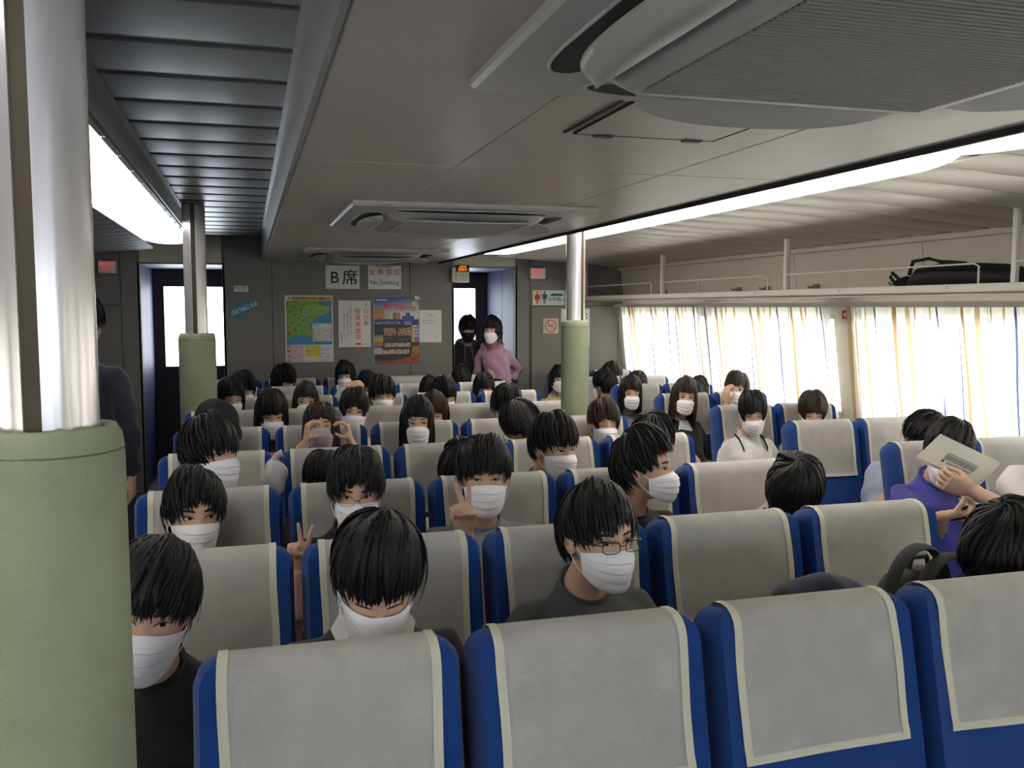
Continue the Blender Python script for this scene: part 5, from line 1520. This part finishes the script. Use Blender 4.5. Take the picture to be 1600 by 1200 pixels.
# backpack at the lower right
c = at(1440, 930, 2.05); t = empty('backpack', (c.x - .01, 2.06, .43))
M_pack = mat('pack_charcoal', (.042, .044, .045), .85, bump=.4, bscale=160, var=.15)
q = MB(); rings = []
for z, w_, d_ in ((0, .13, .07), (.03, .155, .085), (.25, .155, .09), (.40, .135, .08), (.475, .09, .055), (.50, .04, .03)):
    rings.append([Vector((w_ * math.copysign(abs(math.cos(a)) ** .7, math.cos(a)), d_ * math.copysign(abs(math.sin(a)) ** .7, math.sin(a)), z)) for a in [2 * PI * i / 20 for i in range(20)]])
q.loft(rings); q.build('bag_body', M_pack, t)
for (x0, z0, x1, z1, h_, y_) in ((-.15, .34, .05, .36, .570, -.06), (-.085, .34, .11, .35, .555, -.10)):
    q = MB(); q.tube([(((x0 + x1) / 2) - (x1 - x0) / 2 * math.cos(PI * k / 18), y_ - .006 * math.sin(PI * k / 18), z0 + (z1 - z0) * k / 18 + (h_ - z0) * math.sin(PI * k / 18) ** .75) for k in range(19)], (.008, .026), 8, up=(0, 1, 0)); q.build('shoulder_strap', M_pack, t)
q = MB(); q.tube([(-.03, 0, .495), (-.02, 0, .53), (.03, 0, .53), (.04, 0, .495)], .008, 6); q.build('grab_handle', M_pack, t)
tag(t, 'charcoal backpack with looped padded straps beside the head at the lower right', 'bag')
# navy bundle on the seat behind the third near seat
c = at(1262, 945, 2.12)
t = empty('jacket', (c.x, 2.08, .395))
q = MB()
q.tube([(-.17, .0, .0), (-.18, 0, .25), (-.16, 0, .35), (-.08, -.01, .455), (.02, 0, .47), (.10, .01, .45), (.16, .0, .36), (.17, 0, .25), (.16, 0, 0)], [.07, .075, .075, .07, .075, .07, .075, .075, .07], 12, up=(0, 1, 0), round_ends=True)
q.ball((0, .0, .22), (.17, .09, .22)); v, f = remesh(q, .016, 3); g = MB(); g.add([(x + .006 * math.sin(z * 40 + x * 25), y + .008 * math.sin(x * 38 + z * 20), z) for x, y, z in v], f)
g.build('jacket_cloth', C_navy, t)
tag(t, 'navy jacket heaped on the seat behind the third nearest seat', 'jacket')
# pink pouch and white plastic bag beside the second-row gap
c = at(426, 732, 4.05); t = empty('pouch', (c.x, 4.05, c.z - .06))
q = MB(); q.bbox(-.045, .045, -.02, .02, 0, .13, .012); q.build('pouch_body', mat('pink_bright', (.60, .02, .20), .6), t); q = MB(); q.box(-.04, .04, -.022, -.0195, .07, .076); q.build('zip', M_white, t, smooth=False)
tag(t, 'bright pink pouch glimpsed between two seats on the left', 'bag')
c = at(430, 745, 3.86); q = MB(); q.ball((0, 0, 0), (.05, .05, .075), 16, 12); q.tube([(0, 0, .06), (.01, 0, .09), (.03, 0, .10)], [.02, .012, .018], 8)
g = MB(); g.add([(x + .006 * math.sin(z * 60 + y * 50), y + .006 * math.sin(x * 70 + z * 30), z) for x, y, z in q.v], q.f)
o = g.build('plastic_bag', mat('plastic_white', (.6, .6, .63), .35, trans=.2), None, loc=c); tag(o, 'small white plastic bag below the pink pouch', 'bag')
# black bag on the rack
a, b_ = at(1362, 440, 3.95), at(1553, 437, 3.40)
t = empty('duffel_bag', (3.40, 3.70, 1.741), (0, 0, R(0)))
M_duf = mat('duffel_black', (.010, .010, .013), .7, bump=.5, bscale=90, var=.2)
q = MB(); prof = [(-.40, .03, .05), (-.37, .09, .085), (-.25, .105, .11), (-.05, .12, .125), (.12, .12, .135), (.26, .11, .12), (.33, .07, .085), (.36, .05, .06), (.42, .07, .075), (.46, .05, .06), (.48, .02, .03)]
rings = []
for y, w_, h_ in prof: rings.append([Vector((w_ * math.cos(a) + .006 * math.sin(3 * a + y * 20), y, max(0.002, h_ * .5 + h_ * .5 * math.sin(a) * (1 + .06 * math.sin(5 * a + y * 30))))) for a in [2 * PI * i / 20 for i in range(20)]])
q.loft(rings); q.build('bag_body', M_duf, t)
q = MB(); q.tube([(-.06, .33, .08), (-.08, .28, .145), (-.07, .18, .155), (-.06, .10, .135), (-.08, .02, .130), (-.06, -.06, .12)], .010, 6); q.tube([(-.09, .36, .05), (-.11, .40, .09), (-.09, .44, .07), (-.10, .38, .03)], .009, 6); q.build('carry_strap', M_duf, t)
q = MB(); q.ball((-.05, .45, .085), .006, 8, 6); q.build('metal_buckle', M_silver, t)
tag(t, 'soft black bag lying on the luggage rack at the right', 'bag')
bpy.data.scenes.remove(TMP)
